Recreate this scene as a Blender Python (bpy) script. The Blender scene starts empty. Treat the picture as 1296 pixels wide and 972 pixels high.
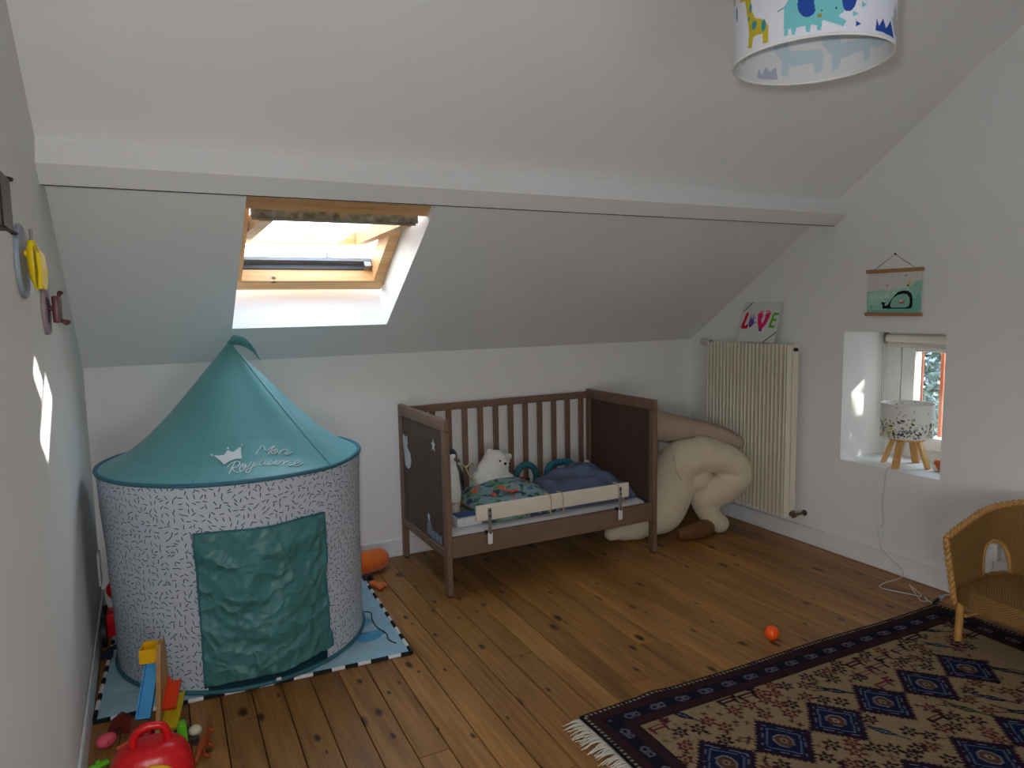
import bpy, bmesh, math, random
import numpy as np
from mathutils import Vector, Matrix
random.seed(7); rng = np.random.RandomState(7)
sc = bpy.context.scene
COL = sc.collection
PI = math.pi
def RAD(a): return a*PI/180

# ------------------------------------------------------------------ room numbers
W = 3.548            # left wall x=0, gable wall x=W
H = 1.133            # height of the low back wall (y=0)
PHI = RAD(34.497)
RIDGE = -2.65        # y of the ridge
FRONT = -5.3         # opposite low wall
CP, SP = math.cos(PHI), math.sin(PHI)
ZR = H + (-RIDGE)*SP/CP

# ------------------------------------------------------------------ camera
cam = bpy.data.cameras.new('camera'); camo = bpy.data.objects.new('camera', cam); COL.objects.link(camo)
CAMP = Vector((0.2476, -3.7291, 1.3800))
def cam_axes(pitch, roll, yaw):
    p, r, y = RAD(pitch), RAD(roll), RAD(yaw)
    f = Vector((math.sin(y)*math.cos(p), math.cos(y)*math.cos(p), math.sin(p)))
    ri = Vector((math.cos(y), -math.sin(y), 0)); up = ri.cross(f)
    return math.cos(r)*ri+math.sin(r)*up, -math.sin(r)*ri+math.cos(r)*up, f
CR, CU, CF = cam_axes(-6.2824, -1.0022, 27.3188)
m = Matrix((CR, CU, -CF)).transposed().to_4x4(); m.translation = CAMP
camo.matrix_world = m
cam.sensor_width = 36; cam.lens = 900.69/1296*36; cam.clip_start = .02; cam.clip_end = 500
sc.camera = camo

# ------------------------------------------------------------------ sky, sun, flash, exposure
sc.view_settings.view_transform = 'Standard'; sc.view_settings.look = 'None'
sc.view_settings.gamma = 1; sc.view_settings.use_curve_mapping = False
sc.view_settings.exposure = 0.2
SUN_D = Vector((-.64, .64, -.42)).normalized()      # direction sunlight travels
SKY_STRENGTH = 8.5
SUN_STRENGTH = 16.0
FLASH_W = 42.0
w = bpy.data.worlds.new('sky'); sc.world = w; w.use_nodes = True
nt = w.node_tree; nt.nodes.clear()
o = nt.nodes.new('ShaderNodeOutputWorld'); b = nt.nodes.new('ShaderNodeBackground')
# bright hazy sky: whitish at the horizon, soft blue towards the zenith
tcw = nt.nodes.new('ShaderNodeTexCoord'); sxw = nt.nodes.new('ShaderNodeSeparateXYZ'); rpw_ = nt.nodes.new('ShaderNodeValToRGB')
rpw_.color_ramp.elements[0].color = (1.0, .995, .99, 1); rpw_.color_ramp.elements[1].color = (.60, .77, 1.0, 1); rpw_.color_ramp.elements[1].position = .8
nt.links.new(tcw.outputs['Generated'], sxw.inputs[0]); nt.links.new(sxw.outputs['Z'], rpw_.inputs[0]); nt.links.new(rpw_.outputs[0], b.inputs[0])
b.inputs['Strength'].default_value = SKY_STRENGTH
nt.links.new(b.outputs[0], o.inputs[0])
sl = bpy.data.lights.new('sun', 'SUN'); slo = bpy.data.objects.new('sun', sl); COL.objects.link(slo)
sl.energy = SUN_STRENGTH; sl.angle = RAD(.53); sl.color = (1, .96, .90)
slo.rotation_euler = SUN_D.to_track_quat('-Z', 'Y').to_euler(); slo.location = (8, -10, 9)
# the camera's own flash (its sharp shadow shows beside the lampshade)
fl = bpy.data.lights.new('camera_flash', 'SPOT'); flo = bpy.data.objects.new('camera_flash', fl); COL.objects.link(flo)
fl.energy = FLASH_W; fl.spot_size = RAD(120); fl.spot_blend = .6; fl.shadow_soft_size = .008; fl.color = (1, .985, .97)
flo.location = CAMP - CR*.035 + CU*.05
flo.rotation_euler = CF.to_track_quat('-Z', 'Y').to_euler()
def portal(name, centre, normal, sx, sy, up='Y'):
    l = bpy.data.lights.new(name, 'AREA'); ob = bpy.data.objects.new(name, l); COL.objects.link(ob)
    l.shape = 'RECTANGLE'; l.size = sx; l.size_y = sy; l.cycles.is_portal = True
    ob.location = centre; ob.rotation_euler = Vector(normal).to_track_quat('-Z', up).to_euler()

# ------------------------------------------------------------------ helpers
def lin(c):
    c = np.asarray(c, float)/255.
    return np.where(c <= .04045, c/12.92, ((c+.055)/1.055)**2.4)
def tag(ob, label=None, cat=None, group=None, kind=None):
    if label: ob['label'] = label
    if cat: ob['category'] = cat
    if group: ob['group'] = group
    if kind: ob['kind'] = kind
    return ob
def empty(name, loc, label=None, cat=None, group=None, kind=None):
    e = bpy.data.objects.new(name, None); COL.objects.link(e); e.location = loc; e.empty_display_size = .05
    return tag(e, label, cat, group, kind)
def attach(ob, parent):
    ob.parent = parent
    if parent.type == 'EMPTY':
        ob.matrix_parent_inverse = Matrix.Translation(-Vector(parent.location))

class MB:
    def __init__(s): s.v = []; s.f = []; s.uv = {}
    def add(s, verts, faces):
        o = len(s.v); s.v += [tuple(map(float, p)) for p in verts]; s.f += [tuple(i+o for i in f) for f in faces]; return s
    def box(s, x0, y0, z0, x1, y1, z1, M=None, ch=0.0):
        if ch > 0:
            vs = []; c = min(ch, abs(x1-x0)*.45, abs(y1-y0)*.45, abs(z1-z0)*.45)
            bm = bmesh.new(); bmesh.ops.create_cube(bm, size=1)
            for vv in bm.verts: vv.co = Vector(((x0+x1)/2+vv.co.x*(x1-x0), (y0+y1)/2+vv.co.y*(y1-y0), (z0+z1)/2+vv.co.z*(z1-z0)))
            bmesh.ops.bevel(bm, geom=bm.edges[:], offset=c, segments=2 if c > .004 else 1, affect='EDGES', profile=.6)
            bm.verts.index_update()
            vs = [vv.co.copy() for vv in bm.verts]; fs = [[q.index for q in f.verts] for f in bm.faces]; bm.free()
        else:
            vs = [Vector(p) for p in ((x0,y0,z0),(x1,y0,z0),(x1,y1,z0),(x0,y1,z0),(x0,y0,z1),(x1,y0,z1),(x1,y1,z1),(x0,y1,z1))]
            fs = [(0,3,2,1),(4,5,6,7),(0,1,5,4),(1,2,6,5),(2,3,7,6),(3,0,4,7)]
        if M is not None: vs = [M @ p for p in vs]
        return s.add(vs, fs)
    def tube(s, pts, r, seg=10, n=6, caps=True, closed=False, flat=1.0):
        pts = [Vector(p) for p in pts]
        rs = list(r) if hasattr(r, '__len__') else [r]*len(pts)
        P, Rr = catmull(pts, rs, n, closed)
        m_ = len(P); rings = []; prev = None
        for i in range(m_):
            a = P[(i-1) % m_] if (closed or i > 0) else P[i]; c = P[(i+1) % m_] if (closed or i < m_-1) else P[i]
            t = (c-a); t = t.normalized() if t.length > 1e-9 else Vector((0,0,1))
            if prev is None:
                up = Vector((0,0,1)) if abs(t.z) < .9 else Vector((1,0,0)); x = t.cross(up).normalized()
            else:
                x = prev - t*prev.dot(t); x = x.normalized() if x.length > 1e-6 else t.orthogonal().normalized()
            prev = x; y = t.cross(x)
            rings.append([P[i] + x*(Rr[i]*math.cos(2*PI*k/seg)) + y*(Rr[i]*flat*math.sin(2*PI*k/seg)) for k in range(seg)])
        vs = [p for q in rings for p in q]; fs = []
        for i in range(m_ if closed else m_-1):
            j = (i+1) % m_
            for k in range(seg): fs.append((i*seg+k, i*seg+(k+1) % seg, j*seg+(k+1) % seg, j*seg+k))
        if caps and not closed:
            fs.append(tuple(range(seg-1, -1, -1))); fs.append(tuple((m_-1)*seg+k for k in range(seg)))
        return s.add(vs, fs)
    def cyl(s, a, b, r, seg=12, r2=None):
        return s.tube([a, b], [r, r if r2 is None else r2], seg, 1)
    def lathe(s, prof, c=(0,0,0), seg=32, M=None, cap=False):
        vs = []; fs = []; n = len(prof)
        for k in range(seg):
            a = 2*PI*k/seg
            for r, z in prof:
                p = Vector((c[0]+r*math.cos(a), c[1]+r*math.sin(a), c[2]+z)); vs.append(M @ p if M else p)
        for k in range(seg):
            j = (k+1) % seg
            for i in range(n-1): fs.append((k*n+i, j*n+i, j*n+i+1, k*n+i+1))
        if cap:
            fs.append(tuple(k*n for k in range(seg-1, -1, -1))); fs.append(tuple(k*n+n-1 for k in range(seg)))
        return s.add(vs, fs)
    def ball(s, c, r, M=None, seg=20, rings=12):
        r = (r, r, r) if not hasattr(r, '__len__') else r
        vs = []; fs = []
        for i in range(1, rings):
            t = PI*i/rings
            for k in range(seg):
                a = 2*PI*k/seg; vs.append(Vector((r[0]*math.sin(t)*math.cos(a), r[1]*math.sin(t)*math.sin(a), r[2]*math.cos(t))))
        top = len(vs); vs += [Vector((0,0,r[2])), Vector((0,0,-r[2]))]
        for i in range(rings-2):
            for k in range(seg): fs.append((i*seg+k, (i+1)*seg+k, (i+1)*seg+(k+1) % seg, i*seg+(k+1) % seg))
        for k in range(seg):
            fs.append((top, k, (k+1) % seg)); fs.append((top+1, (rings-2)*seg+(k+1) % seg, (rings-2)*seg+k))
        vs = [(M @ p if M else p) + Vector(c) for p in vs]
        return s.add(vs, fs)
    def prism(s, poly, fn, d0, d1):
        n = len(poly); vs = [fn(x, y, d0) for x, y in poly] + [fn(x, y, d1) for x, y in poly]
        fs = [tuple(range(n-1, -1, -1)), tuple(range(n, 2*n))] + [(i, (i+1) % n, n+(i+1) % n, n+i) for i in range(n)]
        return s.add(vs, fs)
    def obj(s, name, mat, parent=None, smooth=False, recalc=True, uvs=None):
        me = bpy.data.meshes.new(name); me.from_pydata(s.v, [], s.f)
        if recalc:
            bm = bmesh.new(); bm.from_mesh(me); bmesh.ops.recalc_face_normals(bm, faces=bm.faces[:]); bm.to_mesh(me); bm.free()
        if uvs is not None:
            L = me.uv_layers.new(name='UVMap'); idx = np.empty(len(me.loops), int); me.loops.foreach_get('vertex_index', idx)
            L.data.foreach_set('uv', np.asarray(uvs, np.float32)[idx].ravel())
        if smooth:
            me.shade_smooth()
            if smooth != 'all': me.set_sharp_from_angle(angle=RAD(40))
        me.materials.append(mat)
        ob = bpy.data.objects.new(name, me); COL.objects.link(ob)
        if parent: attach(ob, parent)
        return ob
def link_copy(src, parent, M=None):
    c = src.copy(); COL.objects.link(c)
    if parent: attach(c, parent)
    if M is not None: c.matrix_basis = M
    return c
def catmull(P, R, n, closed):
    if n <= 1 or len(P) < 3: return P, R
    L = len(P); oP = []; oR = []
    rng_ = range(L if closed else L-1)
    for i in rng_:
        p1, p2 = P[i], P[(i+1) % L]
        p0 = P[i-1] if (closed or i > 0) else p1*2-p2
        p3 = P[(i+2) % L] if (closed or i < L-2) else p2*2-p1
        for k in range(n):
            t = k/n
            oP.append(.5*((2*p1)+(p2-p0)*t+(2*p0-5*p1+4*p2-p3)*t*t+(3*p1-p0-3*p2+p3)*t**3))
            e = t*t*(3-2*t); oR.append(R[i]*(1-e)+R[(i+1) % L]*e)
    if not closed: oP.append(P[-1]); oR.append(R[-1])
    return oP, oR

# ------------------------------------------------------------------ materials (all procedural)
MATS = {}
def nodes(name):
    m = bpy.data.materials.new(name); m.use_nodes = True; t = m.node_tree
    return m, t, t.nodes, t.links, t.nodes['Principled BSDF']
def mat(name, rgb, rough=.6, var=.08, vscale=8, bump=0., bscale=60, metal=0., spec=.4, stretch=None, trans=0., rgb2=None, sheen=0., coat=0., sss=0.):
    if name in MATS: return MATS[name]
    m, t, N, L, bs = nodes(name)
    tc = N.new('ShaderNodeTexCoord'); mp = N.new('ShaderNodeMapping'); L.new(tc.outputs['Object'], mp.inputs[0])
    if stretch: mp.inputs['Scale'].default_value = stretch
    nz = N.new('ShaderNodeTexNoise'); nz.inputs['Scale'].default_value = vscale; nz.inputs['Detail'].default_value = 5
    L.new(mp.outputs[0], nz.inputs['Vector'])
    rp = N.new('ShaderNodeValToRGB'); a = lin(rgb); c2 = lin(rgb2) if rgb2 is not None else a*(1-var)
    hi = a if rgb2 is not None else np.minimum(a*(1+var), 1)
    rp.color_ramp.elements[0].color = (*c2, 1); rp.color_ramp.elements[1].color = (*hi, 1)
    rp.color_ramp.elements[0].position = .3; rp.color_ramp.elements[1].position = .7
    L.new(nz.outputs[0], rp.inputs[0]); L.new(rp.outputs[0], bs.inputs['Base Color'])
    bs.inputs['Roughness'].default_value = rough; bs.inputs['Metallic'].default_value = metal
    bs.inputs['Specular IOR Level'].default_value = spec
    if trans: bs.inputs['Transmission Weight'].default_value = trans
    if sheen: bs.inputs['Sheen Weight'].default_value = sheen
    if coat: bs.inputs['Coat Weight'].default_value = coat
    if bump:
        n2 = N.new('ShaderNodeTexNoise'); n2.inputs['Scale'].default_value = bscale; n2.inputs['Detail'].default_value = 4
        L.new(mp.outputs[0], n2.inputs['Vector'])
        bp = N.new('ShaderNodeBump'); bp.inputs['Strength'].default_value = bump; bp.inputs['Distance'].default_value = .01
        L.new(n2.outputs[0], bp.inputs['Height']); L.new(bp.outputs[0], bs.inputs['Normal'])
    MATS[name] = m; return m
def mat_attr(name, rough=.8, bump=0., bscale=400, spec=.2, coat=0.):
    m, t, N, L, bs = nodes(name)
    at = N.new('ShaderNodeAttribute'); at.attribute_name = 'Col'; L.new(at.outputs['Color'], bs.inputs['Base Color'])
    bs.inputs['Roughness'].default_value = rough; bs.inputs['Specular IOR Level'].default_value = spec; bs.inputs['Coat Weight'].default_value = coat
    if bump:
        tc = N.new('ShaderNodeTexCoord'); nz = N.new('ShaderNodeTexNoise'); nz.inputs['Scale'].default_value = bscale
        L.new(tc.outputs['Object'], nz.inputs['Vector']); bp = N.new('ShaderNodeBump'); bp.inputs['Strength'].default_value = bump; bp.inputs['Distance'].default_value = .004
        L.new(nz.outputs[0], bp.inputs['Height']); L.new(bp.outputs[0], bs.inputs['Normal'])
    return m
def mat_wood(name, c1, c2, axis='y', rough=.5, fine=90, knots=0., spec=.35, bump=.15, rnd=.25):
    """grain along the axis, a random tone for each object"""
    m, t, N, L, bs = nodes(name)
    tc = N.new('ShaderNodeTexCoord'); oi = N.new('ShaderNodeObjectInfo')
    ad = N.new('ShaderNodeVectorMath'); ad.operation = 'MULTIPLY_ADD'
    cx = N.new('ShaderNodeCombineXYZ')
    for i in range(3): L.new(oi.outputs['Random'], cx.inputs[i])
    L.new(cx.outputs[0], ad.inputs[0]); ad.inputs[1].default_value = (13, 17, 11); L.new(tc.outputs['Object'], ad.inputs[2])
    def mp(sx, sl_):
        q = N.new('ShaderNodeMapping'); v = [sx, sx, sx]; v['xyz'.index(axis)] = sl_; q.inputs['Scale'].default_value = v
        L.new(ad.outputs[0], q.inputs[0]); return q
    n1 = N.new('ShaderNodeTexNoise'); n1.inputs['Scale'].default_value = 1; n1.inputs['Detail'].default_value = 6; n1.inputs['Distortion'].default_value = .8
    L.new(mp(fine, fine*.035).outputs[0], n1.inputs['Vector'])
    n2 = N.new('ShaderNodeTexNoise'); n2.inputs['Scale'].default_value = 1; n2.inputs['Detail'].default_value = 3
    L.new(mp(14, 1.6).outputs[0], n2.inputs['Vector'])
    mx = N.new('ShaderNodeMath'); mx.operation = 'MULTIPLY_ADD'; mx.inputs[1].default_value = .55
    L.new(n1.outputs[0], mx.inputs[0])
    m2 = N.new('ShaderNodeMath'); m2.operation = 'MULTIPLY'; m2.inputs[1].default_value = .5; L.new(n2.outputs[0], m2.inputs[0]); L.new(m2.outputs[0], mx.inputs[2])
    rp = N.new('ShaderNodeValToRGB'); rp.color_ramp.elements[0].color = (*lin(c2), 1); rp.color_ramp.elements[1].color = (*lin(c1), 1)
    rp.color_ramp.elements[0].position = .32; rp.color_ramp.elements[1].position = .66
    L.new(mx.outputs[0], rp.inputs[0]); col = rp.outputs[0]
    hv = N.new('ShaderNodeHueSaturation'); mr = N.new('ShaderNodeMapRange'); mr.inputs['To Min'].default_value = 1-rnd; mr.inputs['To Max'].default_value = 1+rnd*.6
    L.new(oi.outputs['Random'], mr.inputs[0]); L.new(mr.outputs[0], hv.inputs['Value']); L.new(col, hv.inputs['Color']); col = hv.outputs[0]
    if knots:
        vo = N.new('ShaderNodeTexVoronoi'); vo.voronoi_dimensions = '2D'; vo.inputs['Scale'].default_value = 1; vo.inputs['Randomness'].default_value = 1
        L.new(mp(10.5, 5.0).outputs[0], vo.inputs['Vector'])
        kr = N.new('ShaderNodeMapRange'); kr.inputs['From Min'].default_value = .06; kr.inputs['From Max'].default_value = .14
        sx = N.new('ShaderNodeSeparateColor'); L.new(vo.outputs['Color'], sx.inputs[0])
        ks = N.new('ShaderNodeMath'); ks.operation = 'MULTIPLY_ADD'; ks.inputs[1].default_value = 1.6; ks.inputs[2].default_value = .55; L.new(sx.outputs[1], ks.inputs[0])
        kd = N.new('ShaderNodeMath'); kd.operation = 'MULTIPLY'; L.new(ks.outputs[0], kd.inputs[0]); L.new(vo.outputs['Distance'], kd.inputs[1]); L.new(kd.outputs[0], kr.inputs[0])
        gt = N.new('ShaderNodeMath'); gt.operation = 'GREATER_THAN'; gt.inputs[1].default_value = 1-knots; L.new(sx.outputs[0], gt.inputs[0])
        iv = N.new('ShaderNodeMath'); iv.operation = 'SUBTRACT'; iv.inputs[0].default_value = 1; L.new(kr.outputs[0], iv.inputs[1])
        mm = N.new('ShaderNodeMath'); mm.operation = 'MULTIPLY'; L.new(gt.outputs[0], mm.inputs[0]); L.new(iv.outputs[0], mm.inputs[1])
        kx = N.new('ShaderNodeMix'); kx.data_type = 'RGBA'; kx.inputs['B'].default_value = (*lin((62, 36, 20)), 1)
        L.new(mm.outputs[0], kx.inputs['Factor']); L.new(col, kx.inputs['A']); col = kx.outputs['Result']
    L.new(col, bs.inputs['Base Color']); bs.inputs['Roughness'].default_value = rough; bs.inputs['Specular IOR Level'].default_value = spec
    if bump:
        bp = N.new('ShaderNodeBump'); bp.inputs['Strength'].default_value = bump; bp.inputs['Distance'].default_value = .003
        L.new(n1.outputs[0], bp.inputs['Height']); L.new(bp.outputs[0], bs.inputs['Normal'])
    MATS[name] = m; return m

plaster = mat('white_plaster', (232, 231, 228), .9, .015, 3, .05, 90, spec=.15)
plaster_c = mat('ceiling_paint', (236, 235, 233), .9, .012, 3, .04, 90, spec=.12)
trimw = mat('white_trim', (228, 228, 228), .55, .02, 5)
floor_m = mat_wood('pine_floor', (168, 120, 64), (114, 74, 35), 'y', .42, 70, .5, rnd=.24)
crib_m = mat_wood('taupe_beech', (128, 102, 84), (108, 84, 68), 'z', .5, 120, 0, rnd=.0, bump=.05)
crib_h = mat_wood('taupe_beech_rail', (128, 102, 84), (108, 84, 68), 'x', .5, 120, 0, rnd=.0, bump=.05)
crib_p = mat_wood('taupe_panel', (84, 66, 58), (72, 55, 48), 'z', .55, 60, 0, rnd=.0, bump=.03)
pine = mat_wood('pine_window', (226, 182, 128), (196, 142, 88), 'x', .5, 60, .1, rnd=.06)
oak = mat_wood('light_oak', (214, 168, 104), (184, 132, 72), 'z', .5, 90, 0, rnd=.1)
oakh = mat_wood('light_oak_rail', (176, 130, 84), (150, 104, 62), 'y', .5, 90, 0, rnd=.05)
glass_m, t, N, L, bs = nodes('clear_glass')
mixn = N.new('ShaderNodeMixShader'); tr = N.new('ShaderNodeBsdfTransparent'); gl = N.new('ShaderNodeBsdfGlossy'); fr = N.new('ShaderNodeMath')
gl.inputs['Roughness'].default_value = .02; lw_ = N.new('ShaderNodeLayerWeight'); pw_ = N.new('ShaderNodeMath'); pw_.operation = 'POWER'; pw_.inputs[1].default_value = 5.0; L.new(lw_.outputs['Facing'], pw_.inputs[0]); fr.operation = 'MULTIPLY_ADD'; fr.inputs[1].default_value = .6; fr.inputs[2].default_value = .03; L.new(pw_.outputs[0], fr.inputs[0]); tr.inputs[0].default_value = (.93, .95, .95, 1)
L.new(fr.outputs[0], mixn.inputs[0]); L.new(tr.outputs[0], mixn.inputs[1]); L.new(gl.outputs[0], mixn.inputs[2])
L.new(mixn.outputs[0], N['Material Output'].inputs[0])

# ------------------------------------------------------------------ sheets with holes (walls, ceiling)
def sheet(name, a0, a1, b0, b1, holes, fn, th, material, kind='structure'):
    """flat slab in (a,b) with rectangular holes; fn(a,b,n) -> point, n from 0 (room side) to th (outside)"""
    A = sorted({a0, a1, *[q for h in holes for q in h[:2]]}); B = sorted({b0, b1, *[q for h in holes for q in h[2:]]})
    mb = MB(); idx = {}
    def vid(a, b, n):
        k = (round(a, 5), round(b, 5), n)
        if k not in idx: idx[k] = len(mb.v); mb.v.append(tuple(fn(a, b, n)))
        return idx[k]
    def solid(i, j):
        if i < 0 or j < 0 or i >= len(A)-1 or j >= len(B)-1: return False
        ca, cb = (A[i]+A[i+1])/2, (B[j]+B[j+1])/2
        return not any(h[0] < ca < h[1] and h[2] < cb < h[3] for h in holes)
    for i in range(len(A)-1):
        for j in range(len(B)-1):
            if not solid(i, j): continue
            q = [(A[i], B[j]), (A[i+1], B[j]), (A[i+1], B[j+1]), (A[i], B[j+1])]
            mb.f.append(tuple(vid(*p, 0) for p in q)); mb.f.append(tuple(vid(*p, th) for p in q[::-1]))
            for (di, dj, e) in ((0,-1,(0,1)), (1,0,(1,2)), (0,1,(2,3)), (-1,0,(3,0))):
                if not solid(i+di, j+dj):
                    p, r = q[e[0]], q[e[1]]; mb.f.append((vid(*p, 0), vid(*r, 0), vid(*r, th), vid(*p, th)))
    ob = mb.obj(name, material); tag(ob, kind=kind); return ob

# slope coordinates: x, V up the slope from the back wall, N outwards
def slope(x, V, n): return Vector((x, -V*CP + n*SP, H + V*SP + n*CP))
def rslope(x, V, n): return Vector((x, FRONT + V*CP - n*SP, H + V*SP + n*CP))
VR = -RIDGE/CP
SKY = (.614, 1.344, .29, 1.16)          # skylight hole x0,x1,V0,V1
RTH = .24
c1 = sheet('ceiling', 0, W, -.2, VR, [SKY], slope, RTH, plaster_c); c1['label'] = 'white sloping ceiling with the skylight opening'
# roof slots added out of view, shaped to cast the left wall's sun patches
def rear_hit(y, z):
    P = Vector((0, y, z)); nrm = Vector((0, -SP, CP)); O = Vector((0, FRONT, H))
    tt = (O-P).dot(nrm)/(-SUN_D).dot(nrm); Q = P - SUN_D*tt
    return Q.x, (Q-O).dot(Vector((0, CP, SP)))
xa, va = rear_hit(-1.60, 1.055); xb, vb = rear_hit(-1.62, 1.225)
dx = .125
HOLE1 = (xa-.0, xa+dx, va, va+.27)
HOLE2 = (xb-.0, xb+dx, vb, vb+.075)
sheet('ceiling', 0, W, -.2, VR, [HOLE1, HOLE2], rslope, .02, plaster_c)
# walls
GW = (-1.728, -1.185, .524, 1.215)      # gable window hole y0,y1,z0,z1
GTH = .50
sheet('wall_right', FRONT-.1, .1, -.15, ZR+.3, [GW], lambda a, b, n: Vector((W+n, a, b)), GTH, plaster)
LWIN = (-5.12, -4.22, .25, 1.10)
sheet('wall_left', FRONT-.1, .1, -.15, ZR+.3, [LWIN], lambda a, b, n: Vector((-n, a, b)), .25, plaster)
sheet('wall_back', 0, W, -.15, H+.1, [], lambda a, b, n: Vector((a, n, b)), .3, plaster)
FWIN = (.06, .92, .22, 1.02)
sheet('wall_front', 0, W, -.15, H+.1, [FWIN], lambda a, b, n: Vector((a, FRONT-n, b)), .3, plaster)
# portals that guide the daylight through the openings
portal('portal_skylight', slope((SKY[0]+SKY[1])/2, (SKY[2]+SKY[3])/2, RTH+.02), -Vector((0, SP, CP)), .73, .87, 'X')
portal('portal_gable', (W+GTH+.01, (GW[0]+GW[1])/2, (GW[2]+GW[3])/2), (-1, 0, 0), .55, .70, 'Z')
portal('portal_front', (.49, FRONT-.32, .62), (0, 1, 0), .86, .80, 'Z')
portal('portal_left', (-.27, -4.67, .675), (1, 0, 0), .90, .85, 'Z')

# boxed purlin along the slope
pb = MB(); PV0, PV1, PN = 1.271, 1.363, -.10
vs = [slope(x, V, n) for x in (0, W) for V, n in ((PV0, PN), (PV1, PN), (PV1, .0), (PV0, .0))]
pb.add(vs, [(0,1,2,3),(7,6,5,4),(0,4,5,1),(1,5,6,2),(2,6,7,3),(3,7,4,0)])
beam = pb.obj('trim_1', plaster_c); tag(beam, 'white boxed beam running along the sloping ceiling', kind='structure')
mb = MB(); vs = [slope(x, V, n) for x in (0, W) for V, n in ((PV0-.0015, PN-.0012), (PV0+.0015, PN-.0012), (PV0+.0015, PN+.003), (PV0-.0015, PN+.003))]
mb.add(vs, [(0,1,2,3),(7,6,5,4),(0,4,5,1),(1,5,6,2),(2,6,7,3),(3,7,4,0)])
mb.obj('joint_gap', mat('dark_gap', (60, 56, 54), .9), beam)

# baseboards
HB = .0995
def baseboard(name, x0, y0, x1, y1):
    mb = MB(); mb.box(x0, y0, 0, x1, y1, HB, ch=.004); ob = mb.obj(name, trimw, smooth=True); tag(ob, kind='structure')
baseboard('baseboard_back', .014, -.014, W-.014, 0)
baseboard('baseboard_right', W-.014, FRONT, W, 0)
baseboard('baseboard_left', 0, FRONT, .012, 0)

# floor planks
sub = MB(); sub.box(-.2, FRONT-.2, -.06, W+.2, .2, -.022); fl_ob = sub.obj('floor', mat('sub_floor', (38, 26, 16), .95)); tag(fl_ob, kind='structure')
PW = .1041; sh = .022; x0 = -.42
k = 0
while x0 < W+.12:
    y = 0.0; cuts = [0.0]
    if random.random() < .75: cuts.append(-random.uniform(.5, 4.6))
    if abs(x0+PW/2-(.47+.03)) < PW/2: cuts = [0.0, -1.27]
    cuts.append(FRONT)
    cuts = sorted(cuts, reverse=True)
    for a, bq in zip(cuts[:-1], cuts[1:]):
        g = .0016
        def cl(x): return min(max(x, .0), W)
        y1, y0_ = a-g, bq+g
        P = [(cl(x0+g+sh*(y1+1)), y1), (cl(x0+PW-g+sh*(y1+1)), y1), (cl(x0+PW-g+sh*(y0_+1)), y0_), (cl(x0+g+sh*(y0_+1)), y0_)]
        if abs(P[1][0]-P[0][0]) < .004 and abs(P[2][0]-P[3][0]) < .004: continue
        mb = MB(); c = .0016
        inn = [(P[0][0]+c, P[0][1]-c), (P[1][0]-c, P[1][1]-c), (P[2][0]-c, P[2][1]+c), (P[3][0]+c, P[3][1]+c)]
        vs = [(x, y, -.021) for x, y in P]+[(x, y, -c) for x, y in P]+[(x, y, 0) for x, y in inn]
        fs = [(3,2,1,0),(8,9,10,11)]+[(i, (i+1) % 4, 4+(i+1) % 4, 4+i) for i in range(4)]+[(4+i, 4+(i+1) % 4, 8+(i+1) % 4, 8+i) for i in range(4)]
        mb.add(vs, fs); mb.obj('plank', floor_m, fl_ob)
    x0 += PW

# ------------------------------------------------------------------ skylight window (pivot sash, tipped open)
win1 = empty('window_1', slope(.98, .335, .2), 'pine roof window with its pivot sash tipped open', kind='structure')
def slab(mb, x0, x1, V0, V1, n0, n1, f=slope, ch=0):
    M = None
    pts = [f(x, V, n) for x, V, n in ((x0,V0,n0),(x1,V0,n0),(x1,V1,n0),(x0,V1,n0),(x0,V0,n1),(x1,V0,n1),(x1,V1,n1),(x0,V1,n1))]
    mb.add(pts, [(0,3,2,1),(4,5,6,7),(0,1,5,4),(1,2,6,5),(2,3,7,6),(3,0,4,7)]); return mb
SX0, SX1 = SKY[0]+.004, SKY[1]-.004
slab(MB(), SX0, SX1, .335, .405, .185, .25).obj('frame_rail', pine, win1)
slab(MB(), SX0, SX0+.05, .385, 1.10, .19, .29).obj('frame_jamb', pine, win1)
slab(MB(), SX1-.05, SX1, .385, 1.10, .19, .29).obj('frame_jamb', pine, win1)
slab(MB(), SX0-.003, SX1+.003, 1.062, 1.159, .03, .25).obj('frame_rail', pine, win1)
alu = mat('dull_grey_metal', (74, 74, 78), .6, .1, 20)
slab(MB(), SX0+.045, SX1-.045, .36, .412, .252, .275).obj('flashing', alu, win1)
slab(MB(), SX0+.03, SX1-.03, .36, .440, .28, .30).obj('flashing', mat('pale_grey_metal', (112, 112, 114), .6, .1, 20), win1)
slab(MB(), SX0, SX0+.035, .36, 1.15, .295, .315).obj('flashing', alu, win1)
slab(MB(), SX1-.035, SX1, .36, 1.15, .295, .315).obj('flashing', alu, win1)
slab(MB(), SX1-.09, SX1-.055, .40, .44, .25, .278).obj('catch', mat('zinc_catch', (150, 150, 152), .4, metal=.7), win1)
AL = RAD(33); PVV, PNN = .73, .235
def sash(x, q, n):   # q along the sash from the pivot (up positive), n outwards
    return slope(x, PVV + q*math.cos(AL) + n*math.sin(AL), PNN - q*math.sin(AL) + n*math.cos(AL))
sx0, sx1 = SX0+.055, SX1-.055
weath = mat_wood('weathered_sash', (150, 128, 100), (100, 84, 62), 'x', .8, 40, 0, rnd=0)
moss = mat('mossy_metal', (168, 160, 140), .85, vscale=30, rgb2=(104, 92, 66), bump=.4, bscale=120)
slab(MB(), sx0, sx1, -.410, -.340, -.03, .03, sash).obj('sash_rail', pine, win1)
slab(MB(), sx0-.01, sx1+.02, .352, .374, -.018, .014, sash).obj('sash_rail', weath, win1)
slab(MB(), sx0-.03, sx1+.02, .374, .380, -.020, .016, sash).obj('sash_cap', moss, win1)
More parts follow.
